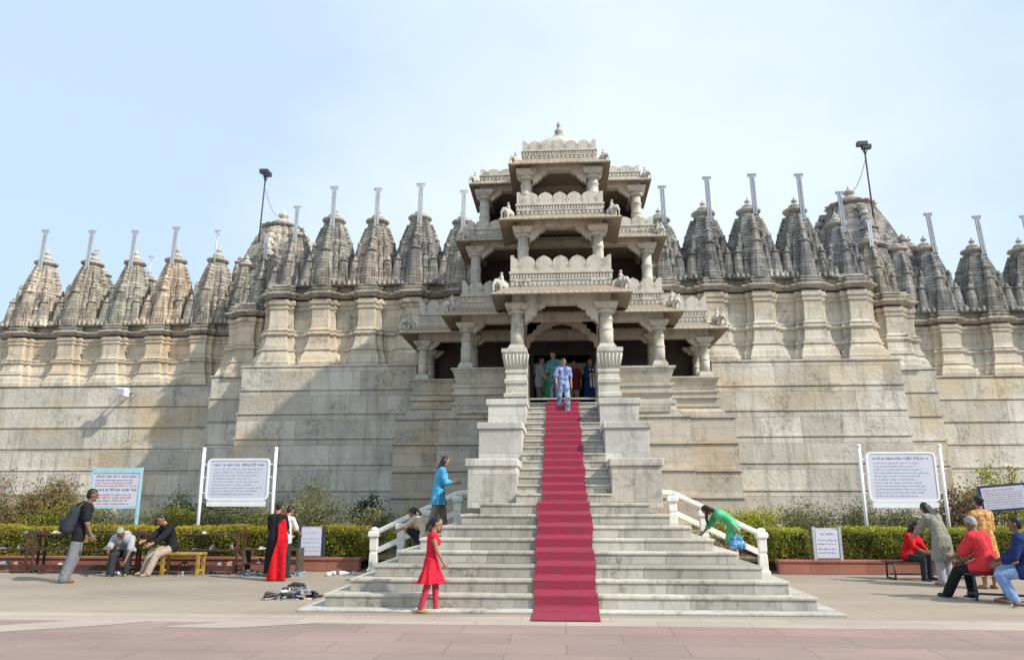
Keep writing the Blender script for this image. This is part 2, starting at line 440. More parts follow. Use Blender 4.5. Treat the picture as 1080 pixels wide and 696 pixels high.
def pier_path(x0, x1, yb, piers, w1=.50, w2=.31, p1=.20, p2=.40):
    P = [(x0, yb)]
    for x in sorted(piers):
        P += [(x-w1, yb), (x-w1, yb-p1), (x-w2, yb-p1), (x-w2, yb-p2), (x+w2, yb-p2), (x+w2, yb-p1), (x+w1, yb-p1), (x+w1, yb)]
    P.append((x1, yb)); return P
def upper_prof(z0, zc):
    h = zc-z0
    a = [(.30,0),(.30,.07),(.27,.085),(.235,.15),(.16,.205),(.145,.23),(.18,.235),(.18,.255),(.125,.265),(.12,.29),(.085,.33),(.06,.42),
         (.06,.445),(.115,.455),(.125,.475),(.10,.49),(.05,.495),(.05,.51),(.085,.515),(.085,.53),(.03,.54),(.01,.56),(0,.62),(0,.82),
         (.04,.825),(.04,.85),(.01,.855),(.01,.885),(.06,.89),(.07,.925),(.03,.93),(.03,.955)]
    return [(d, z0+h*q) for d, q in a]
def corn_prof(zc):
    return [(-.3,zc-.13),(.03,zc-.13),(.06,zc-.09),(.12,zc-.07),(.17,zc-.03),(.18,zc+.0),(.17,zc+.02),(.09,zc+.05),(.02,zc+.07),(.0,zc+.08),(.0,zc+.17),(.06,zc+.18),(.06,zc+.21),(.0,zc+.22),(-.02,zc+.225),(-.02,zc+.27),(.04,zc+.28),(.04,zc+.31),(-.03,zc+.315),(-.04,zc+.36),(-.8,zc+.36)]
def mini(mb, x, y, z, r, h, nl=12):
    spire_shaft(mb, (x, y, z), r, h, nl, .52, 1.35)
    rr = r*.52
    mb.lathe((x,y,z+h), [(rr*.6,0),(rr*.62,.03*h),(rr*1.12,.05*h),(rr*1.15,.09*h),(rr*.6,.12*h),(rr*.5,.16*h),(rr*.55,.2*h),(.01,.30*h)], 10)
SEC = []
for q in range(4):
    for (u, v) in ((-.26,-1.0),(.26,-1.0),(.28,-.85),(.54,-.88),(.56,-.72),(.76,-.76)):
        a = q*math.pi/2; SEC.append((u*math.cos(a)-v*math.sin(a), u*math.sin(a)+v*math.cos(a)))
def spire_shaft(mb, c, r, h, nl=26, shrink=.56, pw=1.5, groove=.035):
    vs = []; fs = []; n = len(SEC); rows = []
    for i in range(nl):
        t0 = i/nl; t1 = (i+.72)/nl; 
        s0 = 1-shrink*t0**pw; s1 = 1-shrink*t1**pw
        rows += [(s0, t0), (s1, t1), (s1*(1-groove), t1+.02/nl), ((1-shrink*((i+1)/nl)**pw)*(1-groove), (i+1)/nl)]
    for s_, t_ in rows:
        for u, v in SEC: vs.append((c[0]+u*r*s_, c[1]+v*r*s_, c[2]+t_*h))
    m = len(rows)
    for i in range(m-1):
        for k in range(n): fs.append((i*n+k, i*n+(k+1) % n, (i+1)*n+(k+1) % n, (i+1)*n+k))
    fs.append(tuple(range(n-1,-1,-1))); fs.append(tuple((m-1)*n+k for k in range(n)))
    mb.add(vs, fs)
def spire_mesh(r, h, variant):
    q = random.Random(variant); mb = MB()
    spire_shaft(mb, (0,0,0), r, h, 22 if variant < 9 else 46, .60, 2.0, .035 if variant < 9 else .010)
    # raised centre ribs on the four faces, following the curve
    for k in range(4):
        a = k*math.pi/2; M = Matrix.Rotation(a, 3, 'Z')
        for lv in range(9):
            t0 = .42+lv*.06; s = (1-.60*t0**2.0)*r
            p = M @ Vector((0, -s*1.02, 0)); ww = .17*s
            mb.lathe((p.x, p.y, t0*h), [(ww,0),(ww*1.05,.02*h),(ww*.8,.03*h),(ww*.75,.055*h)], 8)
        for off, rr, hh, zz in ((.84,.41,.50,0),(.76,.30,.33,.36)):
            s = (1-.60*zz**2.0)*r
            p = M @ Vector((0, -s*off, 0)); mini(mb, p.x, p.y, zz*h, r*rr, h*hh)
        for sg in (-1, 1):
            for ox, oy, rr, hh, zz in ((.46,.86,.17,.25,0),(.42,.78,.15,.24,.20),(.36,.70,.13,.22,.40)):
                s = (1-.60*zz**2.0)*r
                p = M @ Vector((sg*ox*s, -oy*s, 0)); mini(mb, p.x, p.y, zz*h, r*rr, h*hh*(.92+.16*q.random()), 8)
        s = r; p = M @ Vector((s*.74, -s*.74, 0)); mini(mb, p.x, p.y, 0, r*.29, h*.36)
        s = (1-.60*.33**2.0)*r; p = M @ Vector((s*.64, -s*.64, 0)); mini(mb, p.x, p.y, .33*h, r*.18, h*.27)
    # carved course at the foot
    for k in range(4):
        M = Matrix.Rotation(k*math.pi/2, 3, 'Z')
        for j in range(9):
            u = -r+2*r*(j+.5)/9; p = M @ Vector((u, -r*1.02, 0)); hh = h*q.uniform(.06,.11)
            mb.lathe((p.x, p.y, 0), [(r*.09,0),(r*.10,hh*.3),(r*.07,hh*.4),(r*.085,hh*.75),(r*.04,hh*.85),(r*.005,hh)], 7)
    me = mb.mesh('spire', M_spire); mb.fix(me); return me
def amalaka_mesh(rn):
    mb = MB(); mb.lathe((0,0,0), [(rn*.86,-.05),(rn*.84,.04),(rn*1.16,.07),(rn*1.27,.13),(rn*1.16,.19),(rn*.8,.22),(rn*.55,.24)], 32, True, None, .05, 16)
    return mb.mesh('amalaka', M_corn)
def kalasha_mesh(rn, h):
    mb = MB(); mb.lathe((0,0,0), [(rn*.6,0),(rn*.62,.06*h),(rn*.78,.14*h),(rn*.80,.22*h),(rn*.5,.36*h),(rn*.2,.44*h),(rn*.24,.50*h),(rn*.40,.58*h),(rn*.38,.68*h),(rn*.12,.78*h),(rn*.12,.84*h),(.01,1.0*h)], 14)
    return mb.mesh('finial', M_block)
def flag_mesh(h, twin=True, mat=None):
    mat = mat or M_metal
    mb = MB()
    if twin:
        for s in (-.048, .048): mb.box(s-.038, s+.038, -.03, .03, 0, h)
        mb.box(-.17, .17, -.035, .035, h, h+.035); mb.box(-.16,-.10,-.03,.03,h-.07,h); mb.box(.12,.16,-.03,.03,h-.09,h)
        for q in (.12,.5,.9): mb.box(-.06,.06,-.02,.02,h*q-.03,h*q+.03)
    else:
        mb.tube([(0,0,0),(0,0,h)], .036, 8); mb.box(-.14, .14, -.03, .03, h, h+.04); mb.box(-.13,-.05,-.025,.025,h-.06,h); mb.tube([(.12,0,h),(.03,0,h-.22)], .014, 6)
    for q in (.02,.10): mb.box(-.09,.09,-.03,.08,q*h,q*h+.05)
    return mb.mesh('flagpole', mat)
MID_R, MID_H = .90, 2.76
sm_mid = [spire_mesh(MID_R, MID_H, 1), spire_mesh(MID_R*.97, MID_H, 2), spire_mesh(MID_R*1.01, MID_H, 5)]
FAR_H = 2.60
sm_far = [spire_mesh(.93, FAR_H, 3), spire_mesh(.90, FAR_H, 4), spire_mesh(.92, FAR_H, 6)]
sm_big = spire_mesh(2.25, 5.0, 12)
am_s = amalaka_mesh(.36); am_b = amalaka_mesh(.80); ka_s = kalasha_mesh(.30, .52); ka_b = kalasha_mesh(.62, .9)
fl_t = flag_mesh(1.75); fl_s = flag_mesh(1.6, False); fl_tr = flag_mesh(1.85, True, M_slate); fl_sr = flag_mesh(1.6, False, M_slate)
sp_i = 0
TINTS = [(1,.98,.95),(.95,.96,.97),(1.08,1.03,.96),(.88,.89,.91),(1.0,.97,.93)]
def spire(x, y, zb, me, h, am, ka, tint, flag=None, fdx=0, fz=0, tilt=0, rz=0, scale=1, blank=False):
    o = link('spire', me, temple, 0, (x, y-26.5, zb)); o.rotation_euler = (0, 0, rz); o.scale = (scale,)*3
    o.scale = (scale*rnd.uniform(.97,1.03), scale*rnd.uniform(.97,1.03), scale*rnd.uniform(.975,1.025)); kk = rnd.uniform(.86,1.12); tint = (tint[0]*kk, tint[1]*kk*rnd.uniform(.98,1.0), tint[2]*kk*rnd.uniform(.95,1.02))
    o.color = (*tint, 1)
    a = link('amalaka', am, o, 0, (0,0,h+.02)); a.color = (*tint, 1)
    link('finial', ka, o, 0, (0,0,h+.25))
    if flag is not None:
        f = link('flagpole', flag, o, 0, (fdx, -.42, h+fz)); f.rotation_euler = (0, R(tilt), -rz)
    return o
ZC = 9.20
midx = [-10.55,-8.95,-7.2,-5.5,-3.8]
for sx in (-1, 1):
    xs = sorted(sx*abs(q) for q in midx)
    if sx < 0: pth = [(-11.2,30)]+pier_path(-11.2, -2.6, 27.25, [q for q in xs])
    else: pth = pier_path(2.6, 11.2, 27.25, xs)+[(11.2,30)]
    mb = MB(); mb.sweep(pth, [(-.5,6.3)]+upper_prof(6.36, ZC-.11)+[(-.5,ZC-.2)]); SW = mb.build('shrine_wall', M_upper, temple); SW.color = (1.03,.97,.88,1) if sx < 0 else (1.0,.985,.95,1)
    mb = MB(); mb.sweep(pth, corn_prof(ZC)); mb.build('cornice', M_cornice, temple)
    # carved frieze of little shrines over the cornice
    mb = MB(); x = 2.8
    while x < 11.3:
        yb = 27.20
        if min(abs(x-abs(q)) for q in midx) < .50: x += .12; continue
        hh = rnd.uniform(.20,.38); mini(mb, sx*x, yb+.02, ZC+.34, .115, hh, 5); x += rnd.uniform(.17,.26)
    mb.box(min(sx*2.8,sx*11.1), max(sx*2.8,sx*11.1), 27.16, 27.26, ZC+.33, ZC+.38); mb.build('carved_frieze', M_spire, temple)
    for i, x in enumerate(xs):
        ax = abs(x)
        if ax > 10: h, zb = MID_H*.88, ZC+.18
        elif ax < 4: h, zb = MID_H*.93, ZC+.28
        else: h, zb = MID_H, ZC+.30
        k = h/MID_H
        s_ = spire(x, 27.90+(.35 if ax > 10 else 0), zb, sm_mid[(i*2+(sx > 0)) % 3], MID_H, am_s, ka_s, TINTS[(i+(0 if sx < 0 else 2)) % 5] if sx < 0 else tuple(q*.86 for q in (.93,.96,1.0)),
              fl_t if sx < 0 else fl_tr, .06 if sx < 0 else .16, -.35, .5 if sx < 0 else -1.2, scale=k)
    # in-between lower block, one step back
    if sx < 0: pth = [(-12.95,30.5)]+pier_path(-12.95, -11.0, 28.1, [-12.1])
    else: pth = pier_path(11.0, 12.95, 28.1, [12.1])+[(12.95,30.5)]
    mb = MB(); mb.sweep(pth, [(-.5,6.1)]+upper_prof(6.15, 8.64)+[(-.5,8.6)]); SW = mb.build('shrine_wall', M_upper, temple); SW.color = (1.03,.97,.88,1) if sx < 0 else (1.0,.985,.95,1)
    mb = MB(); mb.sweep(pth, corn_prof(8.75)); mb.build('cornice', M_cornice, temple)
    spire(sx*11.95, 28.95, 9.0, sm_mid[0], MID_H, am_s, ka_s, (.98,.96,.93), fl_t, .0, -.6, 0, scale=.82)
    # far rows
    fx = [sx*q for q in (14.95,16.85,18.7,20.65,22.8)]
    if sx < 0: pth = [(-24.0,34)]+pier_path(-24.0, -12.5, 30.05, fx)
    else: pth = pier_path(12.5, 24.0, 30.05, fx)+[(24.0,34)]
    zc = 8.5
    mb = MB(); mb.sweep(pth, [(-.5,6.0)]+upper_prof(6.18, zc-.11)+[(-.5,zc-.2)]); SW = mb.build('shrine_wall', M_upper, temple); SW.color = (1.03,.97,.88,1) if sx < 0 else (1.0,.985,.95,1)
    mb = MB(); mb.sweep(pth, corn_prof(zc)); mb.build('cornice', M_cornice, temple)
    mb = MB(); x = 13.0
    while x < 23.9:
        yb = 29.98
        if min(abs(x-abs(q)) for q in fx) < .50: x += .12; continue
        hh = rnd.uniform(.18,.34); mini(mb, sx*x, yb+.02, zc+.34, .115, hh, 5); x += rnd.uniform(.17,.26)
    mb.box(min(sx*13.0,sx*23.8), max(sx*13.0,sx*23.8), 29.94, 30.04, zc+.33, zc+.38); mb.build('carved_frieze', M_spire, temple)
    for i, x in enumerate(fx):
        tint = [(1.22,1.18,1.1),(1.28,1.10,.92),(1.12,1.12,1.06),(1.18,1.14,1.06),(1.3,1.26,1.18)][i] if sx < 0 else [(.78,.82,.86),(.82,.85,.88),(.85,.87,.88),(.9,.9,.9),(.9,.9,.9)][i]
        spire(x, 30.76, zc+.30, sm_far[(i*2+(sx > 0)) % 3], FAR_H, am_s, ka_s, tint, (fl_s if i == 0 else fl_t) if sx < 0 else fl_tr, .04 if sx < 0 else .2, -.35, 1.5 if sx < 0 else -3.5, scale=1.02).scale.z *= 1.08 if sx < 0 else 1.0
    # roofs
    mb = MB(); mb.box(min(sx*2.6,sx*11.1), max(sx*2.6,sx*11.1), 27.3, 33, ZC+.2, ZC+.5); mb.box(min(sx*12.5,sx*23.2), max(sx*12.5,sx*23.9), 30.2, 34, zc+.2, zc+.5)
    mb.box(min(sx*11.0,sx*12.9), max(sx*11.0,sx*12.9), 28.3, 33, 8.95, 9.25); mb.build('roof', M_corn, temple)
    big = spire(sx*13.0, 32.9, 8.9 if sx < 0 else 9.15, sm_big, 5.0, am_b, ka_b, (1.2,1.17,1.1) if sx < 0 else (1.0,1.0,1.02), scale=1.0 if sx < 0 else 1.05)
    mb = MB(); hp = 4.15
    mb.tube([(0,0,0),(0,0,hp)], .034, 8); mb.box(-.28,.12,-.12,.12,hp-.02,hp+.16); mb.box(-.1,.26,-.1,.1,hp-.16,hp+.02); mb.tube([(.1,0,hp-.2),(0,0,hp-.5)], .02, 6); mb.tube([(-.12,0,hp-.05),(0,0,hp-.45)], .02, 6)
    f = link('flagpole', mb.mesh('flagpole', M_dark), big, 0, (-.62 if sx < 0 else .42, -1.2, 3.3)); f.rotation_euler = (0, R(1.5 if sx < 0 else -1.0), 0)
    mb = MB(); a = Vector((-.55,-1.2,6.9)) if sx < 0 else Vector((.40,-1.2,7.0)); b = Vector((-.1,0,5.75))
    mb.tube([a.lerp(b, q/10)+Vector((0,0,-.75*math.sin(math.pi*q/10)*.6)) for q in range(11)], .018, 6)
    link('stay_cable', mb.mesh('stay_cable', M_metal), big, 0, (0,0,0))
    # lower shrines of the big spire
    for dx, dy, sc in ((1.8,-1.2,.85),(.9,-2.0,.78),(-.9,-2.0,.74)) if sx > 0 else ((1.9,-1.2,.80),(-.7,-2.0,.74)):
        spire(sx*13.0+dx, 32.9+dy, 9.0+(.9 if sc > .9 else .3), sm_mid[1], MID_H, am_s, ka_s, (1.05,1.02,.96) if sx < 0 else (.95,.95,.95), None, .2, -.3, -2, scale=sc*1.1)
spire(-21.7, 33.1, 9.5, sm_far[0], FAR_H, am_s, ka_s, (1,1,1), fl_s, -.2, -.3, 2, scale=.95)
spire(-19.5, 33.3, 9.3, sm_far[1], FAR_H, am_s, ka_s, (1,1,1), fl_s, .2, -.3, 2, scale=.9)

# white flood lamp on the left wall
fl = thing('wall_lamp', 'small white box lamp fixed high on the left plinth wall', 'lamp', (-17.35,28.85,5.83), local=True)
mb = MB(); mb.box(-.17,.17,-.30,.02,-.20,.14); mb.build('lamp_box', M_white, fl, .02)
mb = MB(); mb.box(-.13,.13,-.315,-.3,-.15,.09); mb.build('lamp_glass', M_inkgrey, fl)
mb = MB(); mb.tube([(0,0,0),(0,.56,.08)], .035, 8); mb.tube([(-.1,-.1,.1),(-.38,.5,.14)], .025, 6); mb.box(-.42,-.2,-.28,-.1,.08,.17); mb.build('bracket', M_metal, fl)

# ------------------------------------------------------------------ entrance pavilion
pav = thing('entrance_pavilion', 'three storey carved stone entrance pavilion with open balconies above the stairs', 'pavilion', (0,22.5,0))
def U(x, yf, yb): return [(-x, yb), (-x, yf), (x, yf), (x, yb)]
def part(mb, name, mat, bevel=0): return mb.build(name, mat, pav, bevel)
def column_mb(x, y, z0, z1, r=.17):
    h = z1-z0; mb = MB()
    mb.sqlathe((x,y,z0), [(r*1.35,0),(r*1.35,.08),(r*1.15,.10),(r*1.1,.16)])
    mb.lathe((x,y,z0+.15), [(r*1.02,0),(r*1.02,.28*h),(r*.95,.29*h),(r*1.08,.30*h),(r*1.08,.34*h),(r*.95,.35*h),(r*.95,.52*h),(r*1.05,.53*h),(r*1.05,.56*h),(r*.9,.57*h),(r*.88,h-.42)], 12)
    mb.lathe((x,y,z1-.28), [(r*.9,0),(r*1.3,.02),(r*1.45,.06),(r*1.15,.10),(r*1.2,.12)], 16)
    mb.sqlathe((x,y,z1-.17), [(r*1.2,0),(r*1.55,.06),(r*1.75,.10),(r*1.75,.17)])
    return mb
def bracket_mb(x, y, z, dx, dy, L=.42, H=.36, w=.16):
    # scalloped bracket growing from the column towards (dx, dy), top at z
    pts = [(0,0),(L,0),(L,-.07),(L*.86,-.085),(L*.80,-.14),(L*.62,-.15),(L*.56,-.5*H-.03),(L*.38,-.55*H-.03),(L*.34,-.8*H),(L*.14,-.84*H),(0,-H)]
    mb = MB(); d = Vector((dx, dy, 0)); nrm = Vector((-dy, dx, 0))
    mb.extrude(pts, [], lambda u, v, t_: Vector((x,y,z))+d*u+nrm*(t_-w/2)+Vector((0,0,v)), w)
    return mb
def column(x, y, z0, z1, r=.17, br=((1,0),(-1,0),(0,-1)), L=.42, H=.36):
    c = part(column_mb(x, y, z0, z1, r), 'column', M_pav)
    for dx, dy in br:
        b = bracket_mb(x+dx*r*1.2, y+dy*r*1.2, z1, dx, dy, L, H)
        o = b.build('bracket', M_pav, None); o.data.transform(Matrix.Translation((0,-22.5,0))); o.parent = c
    return c
def quat(cx, cz, r):
    pts = []
    for k in range(16):
        a = 2*math.pi*k/16; rr = r*(.62+.38*abs(math.cos(2*a))); pts.append((cx+rr*math.cos(a), cz+rr*math.sin(a)))
    return pts[::-1]
def merlon_panel(mb, p0, p1, z0, z1, n, t=.10, out=None):
    p0 = Vector(p0); p1 = Vector(p1); L = (p1-p0).length; d = (p1-p0)/L; nr = Vector((d.y, -d.x))
    w = L/n; h = z1-z0; top = [(0,0),(L,0)]
    zn = h*.46; o = []
    for k in range(n+1):
        b = (k-.5)*w
        o += [(b+.0*w, zn), (b+.04*w, zn+.18*h), (b+.16*w, zn+.32*h), (b+.34*w, zn+.41*h), (b+.47*w, zn+.45*h), (b+.5*w, zn+.50*h), (b+.53*w, zn+.45*h), (b+.66*w, zn+.41*h), (b+.84*w, zn+.32*h), (b+.96*w, zn+.18*h)]
    o = [(min(max(a_, 0), L), c_) for a_, c_ in o]; o = [p_ for i_, p_ in enumerate(o) if i_ == 0 or p_[0] > o[i_-1][0]+1e-5]
    outl = top+o[::-1]
    holes = []
    for k in [q_+.5 for q_ in range(n)]:
        for dx, dz in ((-.045,0),(.045,0),(0,.045),(0,-.045)): holes.append([(k*w+dx+.02*math.cos(a), h*.30+dz+.02*math.sin(a)) for a in [2*math.pi*q/6 for q in range(6)]][::-1])
    mb.extrude(outl, holes, lambda u, v, t_: Vector((p0.x+d.x*u-nr.x*t_, p0.y+d.y*u-nr.y*t_, z0+v)), t)
def parapet(x, yf, yb, z0, z1, n, ns, front=True):
    h = z1-z0; zb = z0+h*.50
    mb = MB()
    mb.sweep(U(x, yf, yb), [(-.14,z0),(.03,z0),(.03,z0+.05),(-.01,z0+.055),(-.01,z0+h*.24),(.02,z0+h*.25),(.02,z0+h*.29),(-.015,z0+h*.295),(-.015,z0+h*.43),(.04,z0+h*.44),(.04,zb),(-.14,zb)])
    # pierced band: rows of small dentils
    def dent(p0, p1, zc, hh, step, ww):
        p0 = Vector(p0); p1 = Vector(p1); L = (p1-p0).length; d = (p1-p0)/L; nr = Vector((d.y,-d.x)); k = int(L/step)
        for i in range(k):
            c = p0+d*((i+.5)*L/k)
            for s_ in (0,):
                a = c-d*ww/2; b = c+d*ww/2
                vs = []
                for q, e in ((a,-.02),(b,-.02),(b,.022),(a,.022)): vs.append((q.x+nr.x*e, q.y+nr.y*e))
                mb.add([(vx,vy,zc-hh/2) for vx, vy in vs]+[(vx,vy,zc+hh/2) for vx, vy in vs], [(0,3,2,1),(4,5,6,7),(0,1,5,4),(1,2,6,5),(2,3,7,6),(3,0,4,7)])
    for a, b in (((-x,yb),(-x,yf)),((-x,yf),(x,yf)),((x,yf),(x,yb))):
        dent(a, b, z0+h*.362, h*.115, .085, .05); dent(a, b, z0+.055+h*.09, h*.10, .12, .06)
    part(mb, 'parapet_band', M_pav)
    mb = MB()
    merlon_panel(mb, (-x,yf), (x,yf), zb, z1, n)
    merlon_panel(mb, (-x,yb), (-x,yf+.001), zb, z1, ns); merlon_panel(mb, (x,yf+.001), (x,yb), zb, z1, ns)
    part(mb, 'parapet', M_pav)
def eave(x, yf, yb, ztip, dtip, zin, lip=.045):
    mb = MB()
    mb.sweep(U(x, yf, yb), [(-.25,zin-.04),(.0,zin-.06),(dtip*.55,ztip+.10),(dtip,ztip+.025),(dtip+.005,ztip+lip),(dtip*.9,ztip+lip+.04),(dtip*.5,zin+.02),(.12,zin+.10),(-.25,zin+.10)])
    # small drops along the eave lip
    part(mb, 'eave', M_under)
    mb = MB(); L = 2*(x+dtip); k = int(L/.16)
    for i in range(k):
        u = -x-dtip+(i+.5)*L/k; mb.ball((u, yf-dtip+.03, ztip+lip+.02), (.045,.03,.035), None, 8)
    mb.box(-x-dtip+.01, x+dtip-.01, yf-dtip+.015, yf-dtip+.05, ztip+lip-.02, ztip+lip+.03)
    part(mb, 'eave_edge', M_pav)
def beam(x, yf, yb, z0, z1, t=.15):
    mb = MB(); mb.sweep(U(x, yf, yb), [(-t,z0),(t*.8,z0),(t*.8,z0+.05),(t,z0+.055),(t,z1),(-t,z1)]); part(mb, 'beam', M_pav)
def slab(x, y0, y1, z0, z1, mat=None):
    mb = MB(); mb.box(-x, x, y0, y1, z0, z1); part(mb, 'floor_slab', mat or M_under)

# front bay: three levels
YB = 24.3
F = [dict(x=1.24, z0=5.66, z1=6.98, ex=.70, ez=7.10, zin=7.38, px=1.42, p0=7.40, p1=8.42, n=6),
     dict(x=1.07, z0=7.62, z1=9.26, ex=.66, ez=9.28, zin=9.52, px=1.24, p0=9.54, p1=10.33, n=6),
     dict(x=.97, z0=9.72, z1=11.02, ex=.50, ez=11.03, zin=11.25, px=1.07, p0=11.27, p1=11.94, n=6)]
for i, q in enumerate(F):
    for s in (-1, 1):
        column(s*q['x'], 20.72, q['z0'], q['z1'], .185 if i == 0 else .165, ((-s,0),), .56 if i == 0 else .44, .56 if i == 0 else .42)
    beam(q['x'], 20.72, 22.5, q['z1'], q['zin']-.02)
    eave(q['x'], 20.72, 22.6, q['ez'], q['ex'], q['zin'])
    slab(q['x']+.1, 20.6, 24.0, q['zin']+.02, q['zin']+.14)
    parapet(q['px'], 20.52, 22.4, q['p0'], q['p1'], q['n'], 3)
S2 = [dict(x=2.9, z0=5.5, z1=6.88, ex=.70, ez=6.98, zin=7.26, px=3.04, p0=7.28, p1=8.24, n=14),
      dict(x=2.64, z0=7.5, z1=9.30, ex=.58, ez=9.35, zin=9.56, px=2.86, p0=9.58, p1=10.2, n=13),
      dict(x=2.38, z0=9.7, z1=11.18, ex=.46, ez=11.25, zin=11.42, px=2.5, p0=11.44, p1=11.9, n=12)]
for i, q in enumerate(S2):
    for s in (-1, 1):
        column(s*q['x'], 22.5, q['z0'], q['z1'], .165, ((-s,0),), .36, .34)
    beam(q['x'], 22.5, 24.4, q['z1'], q['zin']-.02)
    eave(q['x'], 22.5, 24.5, q['ez'], q['ex'], q['zin'])
    slab(q['x']+.1, 22.6, 26.4, q['zin']+.025, q['zin']+.145)
    parapet(q['px'], 22.3, 24.2, q['p0'], q['p1'], q['n'], 3)
q = dict(x=4.57, z0=5.47, z1=6.74, ex=.70, ez=6.88, zin=7.15, px=4.70, p0=7.17, p1=8.15)
for s in (-1, 1):
    column(s*q['x'], 24.4, q['z0'], q['z1'], .165, ((-s,0),), .34, .32)
    column(s*q['x'], 25.9, q['z0'], q['z1'], .13, ((-s,0),), .3, .3)
    column(s*2.9, 24.4, 5.5, 6.88, .14, ((-s,0),), .3, .3)
    column(s*1.24, 22.5, 4.32, 6.95, .16, ((-s,0),), .5, .5)
beam(q['x'], 24.4, 26.6, q['z1'], q['zin']-.02)
eave(q['x'], 24.4, 26.7, q['ez'], q['ex'], q['zin'])
slab(q['x']+.1, 24.5, 27.2, q['zin']+.03, q['zin']+.15)
parapet(q['px'], 24.2, 26.7, q['p0'], q['p1'], 21, 5)
# dome and finial
mb = MB(); mb.lathe((0,21.8,11.55), [(1.15,0),(1.15,.22),(1.08,.24),(1.03,.36),(1.05,.40),(.96,.54),(.78,.70),(.58,.84),(.38,.96),(.22,1.06),(.14,1.10)], 32)
dome = part(mb, 'dome', M_pav)
mb = MB(); mb.lathe((0,-.2,12.60), [(.17,0),(.20,.03),(.20,.06),(.11,.10),(.07,.15),(.13,.21),(.14,.26),(.06,.34),(.04,.40),(.07,.43),(.06,.48),(.01,.62)], 14)
fo = mb.build('finial', M_corn, None); fo.data.transform(Matrix.Translation((0,-.5,0))); fo.parent = dome
# balustrade seats (flared backs) of the second and third bays
def bal(x, yf, yb, z0, z1):
    mb = MB(); h = z1-z0
    for pt in ([(-x,yb),(-x,yf),(-1.32,yf)], [(1.32,yf),(x,yf),(x,yb)]):
        mb = MB(); mb.sweep(pt, [(-.4,z0),(.22,z0),(.22,z0+.10*h),(.12,z0+.14*h),(.08,z0+.22*h),(.13,z0+.23*h),(.13,z0+.30*h),(.03,z0+.32*h),(.02,z0+.42*h),(.12,z0+.45*h),(.12,z0+.50*h),(.05,z0+.51*h),(.05,z0+.58*h),(.10,z0+.60*h),(.10,z0+.66*h),(-.02,z0+.67*h),(.0,z0+.70*h),(.12,z0+.96*h),(.16,z0+.965*h),(.16,z1),(-.14,z1),(-.2,z0+.7*h)])
        part(mb, 'balustrade', M_pavlow)
bal(3.16, 22.3, 24.2, 4.02, 5.47); bal(4.82, 24.2, 26.6, 4.2, 5.45)
# podium under the bays
mb = MB()
for x, yf, zs in ((3.62, 22.05, [1.0,1.75,2.5,3.25,4.02]), (5.35, 24.0, [.95,1.75,2.55,3.4,4.2])):
    mb.sweep(U(x, yf, 27.0), [(-.8,0)]+courses(zs, 0, .035, .05, .07)+[(-.8,zs[-1])])
mb.box(-1.62,1.62,20.52,22.4,0,4.30)
part(mb, 'podium', M_pavlow)
mb = MB(); mb.box(-3.1,3.1,22.0,26.2,4.1,4.32); mb.box(-4.8,4.8,24.2,27.4,4.1,4.31); part(mb, 'floor_slab', M_step)
for s in (-1, 1):
    mb = MB(); c = (s*1.25, 20.66, 3.9)
    mb.sqlathe(c, [(.36,0),(.36,.22),(.32,.25),(.30,.42),(.34,.44),(.34,.52),(.285,.55),(.28,.78),(.32,.81),(.33,.90),(.29,.93),(.27,1.06),(.30,1.10),(.30,1.16),(.29,1.2),(.37,1.62),(.40,1.66),(.40,1.76)])
    mb.v = [((s*max(s*a_, .955)), b_, c_) for a_, b_, c_ in mb.v]
    for k in range(7):     # fluting of the flared top
        u = -.24+k*.52/6
        for (ax, ay) in ((1,0),(0,1)):
            p0 = Vector((c[0]+(u if ax else -s*0-.30*s*-1 if False else u*0), c[1]-.30, c[2]+1.22)) if ax else Vector((c[0]+s*.30, c[1]+u, c[2]+1.22))
            p1 = p0+(Vector((u*.2,-.075,.38)) if ax else Vector((s*.075,u*.2,.38)))
            mb.tube([p0, p1], .022, 6)
    part(mb, 'pedestal', M_pav)
    # side walls of the porch behind the pedestals
    mb = MB(); mb.box(min(s*.97,s*1.5), max(s*.97,s*1.5), 21.0, 22.4, 4.3, 5.5); part(mb, 'porch_wall', M_pavlow)
# inner walls: dark hall behind the columns, with a doorway in the middle
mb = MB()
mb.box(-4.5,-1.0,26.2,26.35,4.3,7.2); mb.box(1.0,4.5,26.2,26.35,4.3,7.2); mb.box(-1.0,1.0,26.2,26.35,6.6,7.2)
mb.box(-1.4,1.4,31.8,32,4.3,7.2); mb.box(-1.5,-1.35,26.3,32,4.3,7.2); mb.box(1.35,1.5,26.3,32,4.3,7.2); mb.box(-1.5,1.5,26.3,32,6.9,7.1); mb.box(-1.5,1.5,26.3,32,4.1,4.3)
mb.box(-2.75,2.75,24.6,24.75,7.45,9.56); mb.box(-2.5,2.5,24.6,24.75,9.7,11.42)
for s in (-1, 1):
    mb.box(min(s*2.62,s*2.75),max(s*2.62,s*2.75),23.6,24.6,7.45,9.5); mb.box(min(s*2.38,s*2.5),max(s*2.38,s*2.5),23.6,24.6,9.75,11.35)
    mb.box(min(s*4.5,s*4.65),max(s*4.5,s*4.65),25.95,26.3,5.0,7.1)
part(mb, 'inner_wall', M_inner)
mb = MB(); mb.box(-2.7,2.7,24.76,27.4,7.45,11.5); mb.box(-3.2,3.2,26.4,29.5,7.2,9.7); part(mb, 'rear_wall', M_upper)
